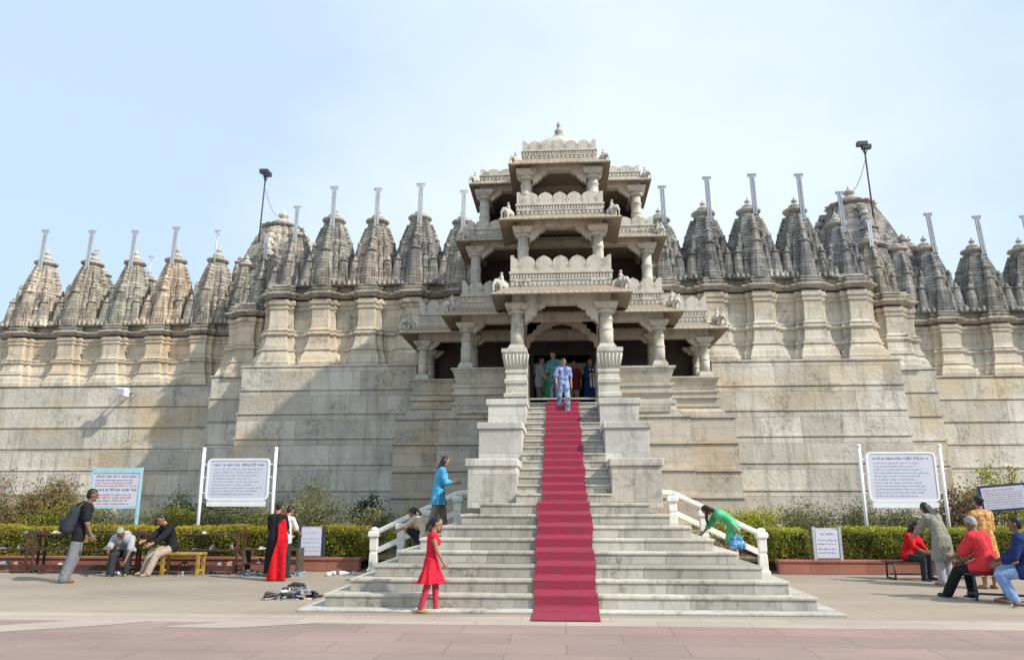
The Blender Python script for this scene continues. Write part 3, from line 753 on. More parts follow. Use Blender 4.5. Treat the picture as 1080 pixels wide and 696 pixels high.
# carved arch between the porch columns, further in
mb = MB()
pts = [(-1.1,2.0),(-1.1,1.1),(-.98,1.12),(-.95,1.3),(-.82,1.34),(-.78,1.5),(-.62,1.54),(-.55,1.68),(-.36,1.7),(-.28,1.8),(0,1.86),(.28,1.8),(.36,1.7),(.55,1.68),(.62,1.54),(.78,1.5),(.82,1.34),(.95,1.3),(.98,1.12),(1.1,1.1),(1.1,2.0)]
mb.extrude(pts, [], lambda u, v, t_: Vector((u, 22.42+t_, 4.98+v)), .14); part(mb, 'arch', M_under)
# elephant statues at the eave corners
def elephant_mesh():
    mb = MB()
    mb.cone((0,-.14,.30),(0,.12,.31),.135,.125); mb.ball((0,.26,.37),(.10,.10,.11))
    mb.cone((0,.33,.35),(0,.40,.20),.045,.035); mb.cone((0,.40,.20),(0,.37,.06),.035,.028); mb.cone((0,.37,.06),(0,.42,.03),.028,.024)
    for x, y in ((-.08,-.15),(.08,-.15),(-.08,.12),(.08,.12)): mb.cone((x,y,.24),(x,y,.03),.055,.05)
    for s in (-1,1): mb.ball((s*.11,.22,.36),(.025,.07,.09)); mb.cone((s*.05,.33,.28),(s*.06,.42,.27),.018,.01)
    mb.cone((0,-.28,.33),(0,-.31,.12),.02,.012); mb.ball((0,-.02,.43),(.12,.14,.04))
    mb.cone((0,-.02,.46),(0,.0,.60),.06,.065); mb.ball((0,.01,.71),.055)
    for s in (-1,1): mb.cone((s*.06,0,.60),(s*.08,.1,.52),.025,.02); mb.cone((s*.05,.02,.46),(s*.12,.06,.36),.035,.025)
    me = remesh(mb, .012, 1); me.materials.append(M_block); me.name = 'elephant_statue'; return me
EL_ME = elephant_mesh()
for x, y, z, sc in ((1.66,20.42,7.25,.82),(1.47,20.42,9.42,.72),(1.27,20.5,11.15,.55),(3.30,22.15,7.12,.78),(2.98,22.2,9.45,.66),(2.66,22.25,11.33,.6),(4.98,24.0,7.05,.78)):
    for s in (-1, 1):
        b = link('elephant_statue', EL_ME, pav, 0, (s*x, y-22.5, z)); b.rotation_euler = (0, 0, R(-s*55+180) if s > 0 else R(235)); b.scale = (sc,)*3
        b.rotation_euler = (0, 0, R(180+s*42))

# ------------------------------------------------------------------ staircase
st = thing('staircase', 'wide pale stone pyramid staircase narrowing to a steep upper flight between block parapets', 'stairs', (0,14.5,0))
mb = MB(); mb.box(-3.92,3.90,11.45,18.0,0,.04); mb.build('base_slab', M_block, st, .01)
RZ, T = .188, .30
for i in range(8):
    hw = 3.60-T*i; z0 = .04+RZ*i; mb = MB(); yb = 18.0-.0*i
    mb.box(-hw, hw, 11.75+T*i, 18.0+.002*i, z0, z0+RZ-.055)
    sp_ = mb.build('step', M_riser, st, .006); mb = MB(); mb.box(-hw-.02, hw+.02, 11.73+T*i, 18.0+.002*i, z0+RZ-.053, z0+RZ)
    o = mb.build('tread', M_step, None, .016); o.data.transform(Matrix.Translation((0,-14.5,0))); o.parent = sp_
ZL = .04+8*RZ
UR = (4.32-ZL)/16; UT = .40
for i in range(16):
    z0 = ZL+UR*i; mb = MB(); y0 = 14.5+UT*i
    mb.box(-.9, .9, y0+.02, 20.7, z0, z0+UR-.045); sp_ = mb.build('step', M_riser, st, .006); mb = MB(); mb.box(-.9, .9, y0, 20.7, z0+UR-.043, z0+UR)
    o = mb.build('tread', M_step, None, .016); o.data.transform(Matrix.Translation((0,-14.5,0))); o.parent = sp_
for s in (-1, 1):
    for k, (ya, yb, zt, zb) in enumerate(((14.72,16.62,2.38,ZL-.1),(16.6,18.62,3.27,ZL-.1),(18.6,20.5,4.05,0))):
        mb = MB(); mb.box(min(s*.9,s*1.85), max(s*.9,s*1.85), ya+.04, yb, zb, zt-.15); b = mb.build('parapet_block', M_block, st, .012)
        mb = MB(); mb.box(min(s*.87,s*1.90), max(s*.87,s*1.90), ya, yb, zt-.15, zt)
        c = mb.build('cap', M_block, None, .02); c.data.transform(Matrix.Translation((0,-14.5,0))); c.parent = b
    mb = MB(); mb.box(min(s*.9,s*1.84), max(s*.9,s*1.84), 17.5, 20.5, 0, 3.0); mb.build('flight_wall', M_block, st)
# carpets
def runner(pts, w, label):
    mb = MB(); n = len(pts); up = []
    th = .012
    for i, (y, z) in enumerate(pts): up.append((y, z))
    vs = []
    nx = 6
    for i, (y, z) in enumerate(pts):
        j = .016*math.sin(i*.37)+rnd.uniform(-.005,.005)
        for k in range(nx+1): vs.append((-w/2+w*k/nx+j, y+.0, z+.003*math.sin(k*2.1+i)))
    fs = [(i*(nx+1)+k, i*(nx+1)+k+1, (i+1)*(nx+1)+k+1, (i+1)*(nx+1)+k) for i in range(n-1) for k in range(nx)]
    mb.add(vs, fs, False)
    o = mb.build('carpet_runner', M_carpet, None); sd = o.modifiers.new('thick', 'SOLIDIFY'); sd.thickness = th; sd.offset = 0
    return tag(o, label, 'carpet')
e = .018
pts = [(10.75,.02),(11.2,.022),(11.43,.022),(11.45,.06),(11.70,.062)]
for i in range(8):
    y = 11.73+T*i; z = .04+RZ*(i+1); pts += [(y-e, z-RZ+.05), (y-e, z-.06), (y-e-.002, z-.01), (y-.004, z+e), (y+.15, z+e-.002), (y+T-e-.03, z+e)]
pts = pts[:-1]+[(14.25,ZL+e)]
runner(pts, .93, 'wide red carpet running from the paving up the lower eight steps')
pts = [(14.2,ZL+e+.012),(14.45,ZL+e+.012)]
for i in range(15):
    y = 14.5+UT*i; z = ZL+UR*(i+1); pts += [(y-e, z-UR+.05), (y-e, z-.06), (y-e-.002, z-.01), (y-.004, z+e), (y+.2, z+e-.002), (y+UT-e-.03, z+e)]
runner(pts, .84, 'narrow red carpet climbing the steep upper flight to the temple door')
# handrails
def handrail(s, label):
    h = thing('handrail', label, 'handrail', (s*4.4,17.75,0))
    top = [(s*2.0,17.45,1.72),(s*2.4,17.5,1.70),(s*4.35,17.75,.80)]
    mb = MB()
    def bar(a, b, w, hh):
        a = Vector(a); b = Vector(b); d = (b-a); nr = Vector((d.y,-d.x,0)).normalized()*w/2; u = Vector((0,0,hh))
        vs = [a-nr, a+nr, b+nr, b-nr]; vs = vs+[v+u for v in vs]
        mb.add(vs, [(0,3,2,1),(4,5,6,7),(0,1,5,4),(1,2,6,5),(2,3,7,6),(3,0,4,7)])
    bar(top[0], top[1], .19, .12); bar(top[1], top[2], .19, .12); mb.build('top_rail', M_rail, h, .03)
    mb = MB(); bar((s*2.4,17.5,1.28),(s*4.35,17.75,.38), .12, .13); mb.build('lower_rail', M_rail, h, .015)
    for q in (0, .35, .67, 1.0):
        x = s*(2.4+1.95*q); y = 17.5+.25*q; zt = 1.70-.9*q; 
        zb = 0
        for i in range(8):
            if abs(x) < 3.60-T*i: zb = .04+RZ*(i+1)
        if q == 1.0: zb = 0
        mb = MB(); r = .10; H = zt-zb+(.12 if q == 1 else 0)
        mb.sqlathe((x,y,zb), [(r*1.25,0),(r*1.25,.09),(r*.95,.11),(r*.9,H*.45),(r*.75,H*.5),(r*.9,H*.56),(r*.9,H-.14),(r*1.25,H-.12),(r*1.25,H-.03),(r*1.0,H)])
        p = mb.build('post', M_rail, h, .012)
        if q == 1.0:
            mb = MB(); mb.ball((x,y,zb+H+.03),(.10,.10,.06)); k = mb.build('post_cap', M_rail, None); k.data.transform(Matrix.Translation((-s*4.4,-17.75,0))); k.parent = p
handrail(-1, 'white stone handrail down the left side steps beside the woman in blue')
handrail(1, 'white stone handrail down the right side steps beside the woman in green')
# ------------------------------------------------------------------ plants
def leafquad(mb, c, s, q, up=.3):
    n = Vector((q.gauss(0,1), q.gauss(0,1)-.3, q.gauss(0,1)+up)).normalized()
    a = n.orthogonal().normalized(); a = Matrix.Rotation(q.uniform(0, 6.28), 3, n) @ a; b = n.cross(a)
    c = Vector(c); k = n*s*.18
    mb.add([c-a*s, c-b*s*.45+k, c+a*s, c+b*s*.45+k], [(0,1,2,3)])
def hedge(x0, x1, label, topmat, h=.98, ntop=1.0):
    y0, y1 = 18.32, 19.15; q = random.Random(int(abs(x0)*10)); zb = .24
    r = thing('hedge', label, 'hedge', ((x0+x1)/2, y0, .22))
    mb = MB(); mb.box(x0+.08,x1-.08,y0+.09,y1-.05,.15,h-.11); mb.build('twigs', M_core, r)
    def wob(x, k): return .05*math.sin(x*2.1+k)+.035*math.sin(x*5.3+k*2)
    mb = MB(); L = x1-x0
    for i in range(int(L*1500)):
        x = q.uniform(x0, x1); z = zb+(h-zb-.06)*q.random()**.9
        y = y0+wob(x, z*3)+abs(q.gauss(0,.045))
        if q.random() < .12: y -= .04
        leafquad(mb, (x, y, z), q.uniform(.022,.042), q)
    for e in (x0, x1):
        for i in range(900): leafquad(mb, (e+q.gauss(0,.04), q.uniform(y0,y1), q.uniform(zb,h-.05)), q.uniform(.022,.042), q)
    mb.build('foliage', M_leafg, r, fix=False)
    mb = MB()
    for i in range(int(L*1300*ntop)):
        x = q.uniform(x0, x1); y = q.uniform(y0-.02, y1)
        z = h+wob(x, y)*.5-abs(q.gauss(0,.05))+(.05*q.random() if q.random() < .15 else 0)
        if y < y0+.06: z -= q.uniform(0,.13)
        leafquad(mb, (x, y, z), q.uniform(.02,.042), q, .8)
    mb.build('top_growth', topmat, r, fix=False)
hedge(-14.8, -4.75, 'long clipped hedge with yellow top left of the stairs', M_leafy)
hedge(4.75, 5.54, 'short clipped green hedge between the right handrail and the small notice', M_leafb)
hedge(6.20, 14.5, 'long clipped green hedge behind the people on the right benches', M_leafb)

def shrub(x, y, z, rx, ry, h, mat, label, n=2600, s=(.03,.055), name='shrub', group=None, wild=.13):
    q = random.Random(int((x*13+y*7)*10)); r = thing(name, label, 'shrub', (x,y,z), group=group)
    mb = MB(); tips = []
    for i in range(9):
        a = q.uniform(0, 6.28); d = q.uniform(.2,.95); zt = h*q.uniform(.55,.98)*(1-.35*d*d)
        tip = Vector((x+rx*d*math.cos(a), y+ry*d*math.sin(a), z+zt)); tips.append(tip)
        b = Vector((x+rx*.2*math.cos(a), y+ry*.2*math.sin(a), z-.05)); mid = b.lerp(tip,.5)+Vector((q.gauss(0,.05),q.gauss(0,.05),.05))
        mb.tube([b, mid, tip], [.016,.011,.005], 5)
    mb.build('stem', M_twig, r)
    cl = []
    for i in range(26):
        a = q.uniform(0,6.28); d = q.random()**.5; zt = h*(1-.45*d*d)*q.uniform(.25,1.0)
        cl.append((Vector((x+rx*d*math.cos(a), y+ry*d*math.sin(a), z+zt)), q.uniform(.5,1.1)))
    mb = MB()
    for i in range(n):
        if q.random() < wild and tips:
            c = q.choice(tips); g = .10*h+.03; p = c+Vector((q.gauss(0,g),q.gauss(0,g),q.gauss(0,g*1.2)))
        else:
            c, k = q.choice(cl); g = k*.17*min(rx, h)+.03
            p = c+Vector((q.gauss(0,g*1.3),q.gauss(0,g),q.gauss(0,g)))
        if p.z < z: p.z = z+.02+q.random()*.1
        leafquad(mb, p, q.uniform(*s), q)
    mb.build('foliage', mat, r, fix=False); return r
shrub(-15.7,21.2,.45,1.3,.8,1.75, M_leafr, 'big reddish bougainvillea bush at the far left edge', 6500)
shrub(-14.2,21.0,.45,1.0,.8,1.6, M_leafr, 'rounded reddish green bush left of the blue framed board', 6500)
shrub(-13.0,20.5,.45,.8,.6,1.0, M_leafp, 'dusty green bush behind the man with the backpack', 3500)
gx = [(-13.6,20.0,1.0),(-12.4,20.1,.95),(-11.0,20.4,.95),(-10.2,20.3,1.0),(-9.4,20.6,.95),(-8.6,20.4,1.0),(-7.8,20.5,1.0),(-7.0,20.4,1.05),(-6.2,20.6,1.1)]
for i, (x, y, h) in enumerate(gx):
    shrub(x, y, .42, .75, .5, h, M_leafp if i % 3 else M_leafg, 'low leafy plant in the row behind the yellow topped hedge', 2600, (.025,.05), 'garden_plant', 'plants behind the left hedge')
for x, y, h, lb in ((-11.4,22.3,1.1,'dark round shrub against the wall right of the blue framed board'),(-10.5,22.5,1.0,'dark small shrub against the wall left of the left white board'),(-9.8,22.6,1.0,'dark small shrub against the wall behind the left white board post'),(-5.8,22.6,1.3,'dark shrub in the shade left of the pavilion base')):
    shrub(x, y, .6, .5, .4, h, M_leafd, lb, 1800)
shrub(-7.2,21.6,.55,.65,.6,1.65, M_leafp, 'tall thin pale green shrub right of the left white board', 2600, (.025,.045), wild=.6)
shrub(-5.4,21.6,.5,.6,.5,.9, M_leafp, 'grey green shrub behind the hedge near the left handrail', 1800)
shrub(-4.0,20.4,.3,.55,.4,1.0, M_leafb, 'bright green clipped shrub behind the left handrail', 2400)
for i, (x, y, h, m) in enumerate(((4.3,20.4,.85,M_leafb),(5.2,20.6,.85,M_leafb),(6.1,21.0,1.0,M_leafp),(7.0,21.0,1.05,M_leafp),(7.9,21.0,.95,M_leafp),(8.7,20.8,.9,M_leafp))):
    shrub(x, y, .45, .72, .5, h, m, ('green' if m == M_leafb else 'dusty grey green')+' plant in the row between the right hedge and the wall', 2600, (.025,.05), 'garden_plant', 'bright plants behind the right hedge' if m == M_leafb else 'dusty plants behind the right hedge')
shrub(10.15,20.6,.45,.62,.6,1.55, M_leafdry, 'brown dried bush beside the right white board', 4200)
shrub(11.15,20.9,.45,.75,.6,1.9, M_leafb, 'bright green bush behind the tilted dark framed notice', 5000)
shrub(12.6,20.8,.45,.9,.7,1.8, M_leafb, 'green bush at the far right edge', 4000)
yf = thing('yellow_flower', 'tall yellow flower spike above the right green bush', 'flower', (11.2,20.2,.45))
mb = MB(); mb.tube([(11.2,20.2,.45),(11.22,20.2,2.0)], .02, 6); mb.build('stem', M_twig, yf)
mb = MB()
for i in range(160): leafquad(mb, (11.22+rnd.gauss(0,.07),20.2+rnd.gauss(0,.07),rnd.uniform(1.85,2.45)), rnd.uniform(.03,.06), rnd)
mb.build('petals', M_leafy, yf, fix=False)
# grass and weeds on the soil
mb = MB(); q = random.Random(3)
for i in range(9000):
    x = q.uniform(4.8,15)*q.choice((-1,1)); y = 18.9+q.random()**1.3*4.5
    z = .22+(y-18.2)*.09; a = q.uniform(0,6.28); hh = q.uniform(.08,.26)
    mb.add([(x-.012*math.cos(a),y-.012*math.sin(a),z-.03),(x+.012*math.cos(a),y+.012*math.sin(a),z-.03),(x+q.gauss(0,.06),y+q.gauss(0,.06),z+hh)], [(0,1,2)])
tag(mb.build('ground_cover', M_leafp, fix=False), 'low weeds and grass on the soil of the garden beds', 'ground cover', kind='stuff')

# ------------------------------------------------------------------ sign boards
def rounded(w, h, r, n=5):
    pts = []
    for cx, cz, a0 in ((w/2-r,-h/2+r,-90),(w/2-r,h/2-r,0),(-w/2+r,h/2-r,90),(-w/2+r,-h/2+r,180)):
        for k in range(n+1): a = R(a0+90*k/n); pts.append((cx+r*math.cos(a), cz+r*math.sin(a)))
    return pts
def words(mb, w, z, h, q, fill=.9, y=-.004, centre=False, step=None):
    # a line of small letter strokes grouped into words
    x = -w/2; end = w/2*(2*fill-1) if not centre else w/2
    if centre: x = -w*fill/2; end = w*fill/2
    sw = h*.30
    while x < end:
        k = q.randint(2,8)
        for i in range(k):
            if x > end: break
            lh = h*q.choice((.62,.62,1,.8)); lw = sw*q.uniform(.7,1.3)
            mb.box(x, x+lw*.6, y, y+.003, z, z+lh)
            if q.random() < .75: mb.box(x+lw*.6, x+lw*1.7, y, y+.003, z+(lh*.45 if q.random() < .6 else 0), z+(lh*.45 if False else lh*.45+h*.22))
            x += lw*2.0
        x += sw*1.7
def board_pair(x, y, w, z0, z1, zp, label, q, blue=False):
    t_ = thing('sign_board', label, 'sign board', (x,y,.3), local=True)
    zc = (z0+z1)/2-.3; h = z1-z0
    for s in (-1, 1):
        mb = MB(); mb.tube([(s*(w/2+.13),.02,-.1),(s*(w/2+.13),.02,zp-.3)], .042, 10); mb.ball((s*(w/2+.13),.02,zp-.27), .055, None, 10)
        for k in (-.32,.05,.35): mb.tube([(s*(w/2+.13),.02,zc+h*k),(s*(w/2-.02),.02,zc+h*k)], .018, 6)
        mb.build('post', M_white, t_)
    mb = MB(); mb.extrude(rounded(w-.02, h-.02, .12), [], lambda u, v, k: Vector((u, k, zc+v)), .03); pn = mb.build('panel', M_board, t_)
    mb = MB()
    o = rounded(w, h, .13); i_ = rounded(w-.10, h-.10, .09)
    mb.extrude(o, [i_[::-1]], lambda u, v, k: Vector((u, -.012+k, zc+v)), .05); mb.build('frame', M_white, t_)
    mb = MB(); mb.box(-w/2+.06, w/2-.06, -.01, .02, zc-h/2-.14, zc-h/2-.01); mb.build('lower_strip', M_white, t_)
    mb = MB(); words(mb, w-.3, zc+h/2-.19, .075, q, .97, centre=True)
    mb.build('lettering', M_ink, pn)
    mb = MB(); zz = zc+h/2-.29
    while zz > zc-h/2+.10:
        words(mb, w-.34, zz, .040, q, q.uniform(.70,1.0)); zz -= .078
    mb.build('lettering', M_inkgrey, pn)
    return t_
q = random.Random(11)
board_pair(-8.39, 19.4, 1.66, 1.60, 2.67, 2.88, 'large white notice board on two white posts left of the stairs', q)
board_pair(8.23, 19.4, 1.66, 1.57, 2.77, 2.88, 'large white notice board on two white posts right of the stairs', q)
# pale blue framed board
t_ = thing('sign_board', 'pale blue framed notice with red and dark lines behind the man with the backpack', 'sign board', (-11.38,19.0,.3), local=True)
for s in (-1, 1):
    mb = MB(); mb.box(s*.63-.03, s*.63+.03, -.03, .03, -.1, 2.13); mb.build('post', M_blueframe, t_)
mb = MB(); mb.box(-.6,.6,-.02,.02,1.16,1.98); pn = mb.build('panel', M_board, t_)
mb = MB(); mb.box(-.6,.6,-.035,.035,1.99,2.12); mb.box(-.6,.6,-.025,.025,1.11,1.155); mb.build('frame', M_blueframe, t_)
mb = MB(); words(mb, 1.1, 1.89, .045, q, .95, -.026, True); words(mb, 1.1, 1.55, .07, q, .95, -.026, True); words(mb, 1.1, 1.80, .03, q, .9, -.026); mb.build('lettering', M_ink, pn)
mb = MB()
for zz in (1.73,1.66,1.43,1.36,1.29,1.21): words(mb, 1.1, zz, .05, q, q.uniform(.8,1), -.026)
mb.build('lettering', M_inkred, pn)
# dark framed tilted board at the right
t_ = thing('sign_board', 'tilted dark blue framed notice behind the people on the right bench', 'sign board', (9.47,17.4,0), R(-12), local=True)
mb = MB(); mb.box(-.42,-.37,.03,.09,0,1.4); mb.box(.42,.47,.03,.09,0,1.4); mb.build('post', M_ledger, t_)
M = Matrix.Translation((0,0,1.66)) @ Matrix.Scale(.64, 4) @ Matrix.Rotation(R(-5), 4, 'Y')
mb = MB(); mb.box(-.78,.78,-.02,.03,-.44,.44,M); mb.build('frame', M_ledger, t_)
mb = MB(); mb.box(-.68,.62,-.03,-.021,-.36,.36,M); pn = mb.build('panel', M_board, t_)
def tl(mat, rows):
    mb = MB()
    for zz, hh, f in rows: 
        b = MB(); words(b, 1.16, zz, hh, q, f, -.038); mb.add([M @ Vector((a-.03, y_, c)) for a, y_, c in b.v], b.f)
    mb.build('lettering', mat, pn)
tl(M_inkred, [(.26,.045,.8),(.10,.04,1),(.02,.04,1),(-.14,.04,.95)]); tl(M_inkgrey, [(.18,.04,1),(-.06,.04,1),(-.22,.04,1),(-.30,.035,.9)])
def small_board(x, label):
    t_ = thing('notice_board', label, 'notice', (x,18.06,.3), local=True)
    mb = MB(); mb.box(-.30,.30,.02,.05,.02,.70); mb.build('backing', M_metal, t_)
    mb = MB(); mb.box(-.245,.245,-.01,.02,.05,.66); pn = mb.build('panel', M_board, t_)
    for s in (-1,1):
        mb = MB(); mb.box(s*.285-.03,s*.285+.03,-.02,.06,-.02,.72); mb.build('post', M_dark if x < 0 else M_metal, t_)
    mb = MB(); words(mb, .3, .55, .04, q, 1, -.013, True)
    for zz in (.42,.34,.23,.15): words(mb, .42, zz, .035, q, .95, -.013)
    mb.build('lettering', M_ink if x > 0 else M_inkgrey, pn)
small_board(-5.92, 'small white notice in front of the left hedge beside the woman in black')
small_board(5.87, 'small white notice between the two green hedges on the right')

# ------------------------------------------------------------------ shoe racks, benches, shoes
SHC = {'white':(.72,.72,.70),'black':(.02,.02,.022),'brown':(.12,.065,.035),'grey':(.25,.26,.28),'blue':(.06,.10,.25),'tan':(.32,.21,.12)}
SHM = {k: plain('shoe '+k, v, .5, .08, 20) for k, v in SHC.items()}
SOLE = plain('shoe sole', (.35,.34,.32), .8, .1, 20)
def shoe_meshes():
    mb = MB(); mb.ball((0,.045,.04),(.043,.085,.036)); mb.ball((0,-.07,.05),(.036,.055,.048)); mb.cone((0,-.06,.06),(0,.02,.055),.035,.03)
    up = remesh(mb, .009, 2)
    mb = MB(); mb.extrude([(.030,-.125),(.036,-.06),(.034,0),(.047,.06),(.036,.115),(0,.135),(-.036,.115),(-.047,.06),(-.034,0),(-.036,-.06),(-.030,-.125)], [], lambda u, v, t_: Vector((u, v, t_)), .022)
    so_ = mb.mesh('sole', SOLE); mb.fix(so_); return up, so_
SH_UP, SH_SO = shoe_meshes()
SH_UPM = {}
for k in SHM: m_ = SH_UP.copy(); m_.materials.append(SHM[k]); SH_UPM[k] = m_
def sandal_mesh(mat):
    mb = MB(); mb.extrude([(.030,-.125),(.036,-.06),(.034,0),(.047,.06),(.036,.115),(0,.135),(-.036,.115),(-.047,.06),(-.034,0),(-.036,-.06),(-.030,-.125)], [], lambda u, v, t_: Vector((u, v, t_)), .020)
    for s in (-1,1): mb.tube([(s*.04,.0,.015),(s*.03,.03,.05),(0,.07,.03)], .009, 6)
    me = mb.mesh('sandal', mat); mb.fix(me); return me
SAND = {k: sandal_mesh(SHM[k]) for k in SHM}
def shoe(x, y, z, rz, c, label, group, roll=0):
    if rnd.random() < .45:
        o = link('sandal', SAND[c]); o.location = (x,y,z+.001); o.rotation_euler = (0, roll, rz)
        return tag(o, label.replace('shoe', 'sandal'), 'sandal', group.replace('shoes', 'sandals'))
    r = thing('shoe', label, 'shoe', (x,y,z+.001), rz, group); r.rotation_euler = (0, roll, rz)
    link('upper', SH_UPM[c], r); link('sole', SH_SO, r)
    return r
def rack(x, label, idx):
    t_ = thing('shoe_rack', label, 'shoe rack', (x,17.35,0), local=True); W = 2.3
    for s in (-1,1):
        mb = MB()
        for y in (-.2,.2): mb.box(s*W/2-.022, s*W/2+.022, y-.02, y+.02, 0, .90)
        mb.box(s*W/2-.025, s*W/2+.025, -.2,.2,.06,.11); mb.box(s*W/2-.025, s*W/2+.025,-.2,.2,.88,.92)
        mb.build('end_frame', M_rackred, t_)
    for z in (.14,.50,.84):
        mb = MB()
        for k in range(4): y = -.20+k*.125; mb.box(-W/2, W/2, y, y+.075, z, z+.018)
        if z < .5: mb.box(-W/2, W/2, -.235, -.205, z-.07, z+.05)
        mb.build('shelf', M_rackred, t_)
    return t_
for i, (x, lb) in enumerate(((-13.35,'red wooden shoe rack at the left edge of the square'),(-10.9,'red wooden shoe rack behind the man with the backpack'),(-8.45,'red wooden shoe rack behind the yellow bench'))): rack(x, lb, i)
# darker lower shelf near the woman in black
t_ = thing('shoe_rack', 'low dark wooden shoe rack left of the woman in black', 'shoe rack', (-6.6,17.5,0), local=True)
for s in (-1,1): mb = MB(); mb.box(s*.62-.03,s*.62+.03,-.18,.18,0,.55); mb.build('end_frame', M_twig, t_)
for z in (.2,.5): mb = MB(); mb.box(-.6,.6,-.17,.17,z,z+.03); mb.build('shelf', M_rackred, t_)
cc = ['white','black','brown','grey','blue','tan']
def pick(w): return rnd.choices(cc, w)[0]
for x, n in ((-13.35,15),(-10.9,13),(-8.45,13)):
    for k in range(n):
        z, lev = rnd.choice(((.87,'top'),(.53,'middle'),(.17,'bottom'),(.53,'middle'),(.17,'bottom')))
        c = pick((4,5,4,3,1,2)) if lev != 'top' else pick((9,2,1,2,1,1))
        where = {-13.35:'red rack at the left edge',-10.9:'red rack behind the backpack man',-8.45:'red rack behind the yellow bench'}[x]
        shoe(x+rnd.uniform(-1.05,1.05), 17.33+rnd.uniform(-.08,.1), z, rnd.uniform(2.6,3.7), c, c+' shoe on the '+lev+' shelf of the '+where, c+' shoes on the '+lev+' shelf of the '+where)
for k in range(34):
    x = rnd.uniform(-8.0,-5.3) if k < 24 else rnd.uniform(-13.5,-8.3); c = pick((2,7,5,3,1,2))
    if -6.25 < x < -5.3 and rnd.random() < .5: continue
    g = 'by the kerb near the woman in black' if x > -8.1 else 'on the ground in front of the red racks'
    shoe(x, rnd.uniform(16.7,17.1) if x < -8.1 else rnd.uniform(16.75,17.75), 0, rnd.uniform(0,6.28), c, c+' shoe lying '+g, c+' shoes '+g)
for x, z, c in ((-7.55,.53,'white'),(-7.35,.53,'white'),(-6.85,.53,'white'),(-6.6,.53,'grey'),(-6.4,.53,'white'),(-6.9,.23,'black'),(-6.5,.23,'brown'),(-6.2,.23,'white')):
    if x < -7.25: continue
    shoe(x, 17.45, z, rnd.uniform(2.8,3.5), c, c+' shoe on the low dark rack beside the woman in black', c+' shoes on the low dark rack')
for k in range(38):                                   # loose pile in front
    u = max(-.42,min(.42,rnd.gauss(0,.24))); v = rnd.gauss(0,.07); z = max(0,.17*(1-abs(u)/.5))*(k % 4)/3
    c = pick((2,9,3,4,1,1)); shoe(-4.47+u*.9, 12.95+u*.28+v, z, rnd.uniform(0,6.28), c, c+' shoe in the loose pile left of the bottom step', c+' shoes in the loose pile', rnd.uniform(-.3,.3) if z > .02 else 0)
for k in range(7):
    c = pick((3,4,3,2,1,1)); shoe(-4.85+rnd.uniform(-.3,.25), 17.2+rnd.uniform(-.3,.4), 0, rnd.uniform(0,6.28), c, c+' shoe lying at the foot of the left handrail', c+' shoes at the foot of the left handrail')
for k in range(4):
    shoe(7.05+rnd.uniform(-.25,.35), 12.75+rnd.uniform(-.15,.25), 0, rnd.uniform(0,6.28), 'brown' if k % 2 else 'black', ('brown' if k % 2 else 'black')+' shoe under the front right bench', ('brown' if k % 2 else 'black')+' shoes under the front right bench')

# yellow bench
t_ = thing('bench', 'yellow painted wooden bench in front of the red rack', 'bench', (-8.42,16.95,0), local=True)
mb = MB(); mb.box(-.46,.46,-.16,.16,.43,.48); mb.build('seat', M_yellow, t_, .008)
for s in (-1,1):
    for y in (-.13,.13): mb = MB(); mb.box(s*.40-.035,s*.40+.035,y-.03,y+.03,0,.428); mb.build('leg', M_yellow, t_, .005)
mb = MB()
for s in (-1,1): mb.box(s*.40-.02,s*.40+.02,-.1,.1,.08,.13)
mb.box(-.365,.365,-.02,.02,.36,.42); mb.build('stretcher', M_yellow, t_, .004)
def metal_bench(x, y, rz, L, label, hs=.40):
    t_ = thing('bench', label, 'bench', (x,y,0), rz, local=True)
    mb = MB()
    for k in range(4): yy = -.17+k*.09; mb.box(-L/2, L/2, yy, yy+.07, hs, hs+.025)
    mb.build('seat', M_rackred, t_, .004)
    for s in (-.86, 0, .86):
        mb = MB(); xx = s*L/2
        mb.tube([(xx,-.19,.02),(xx,-.17,hs-.02),(xx,.17,hs-.02),(xx,.19,.02)], .02, 8); mb.tube([(xx,-.19,.03),(xx,.19,.03)], .018, 8); mb.build('leg', M_dark, t_)
    mb = MB(); mb.tube([(-L/2,-.19,.12),(L/2,-.19,.12)], .02, 8); mb.build('runner', M_dark, t_); return t_
metal_bench(7.5, 17.05, R(3), 1.7, 'metal framed bench by the kerb where the girl in red sits', .345)
metal_bench(7.45, 13.22, R(-24), 1.9, 'metal framed bench at the right front where the man in red sits')

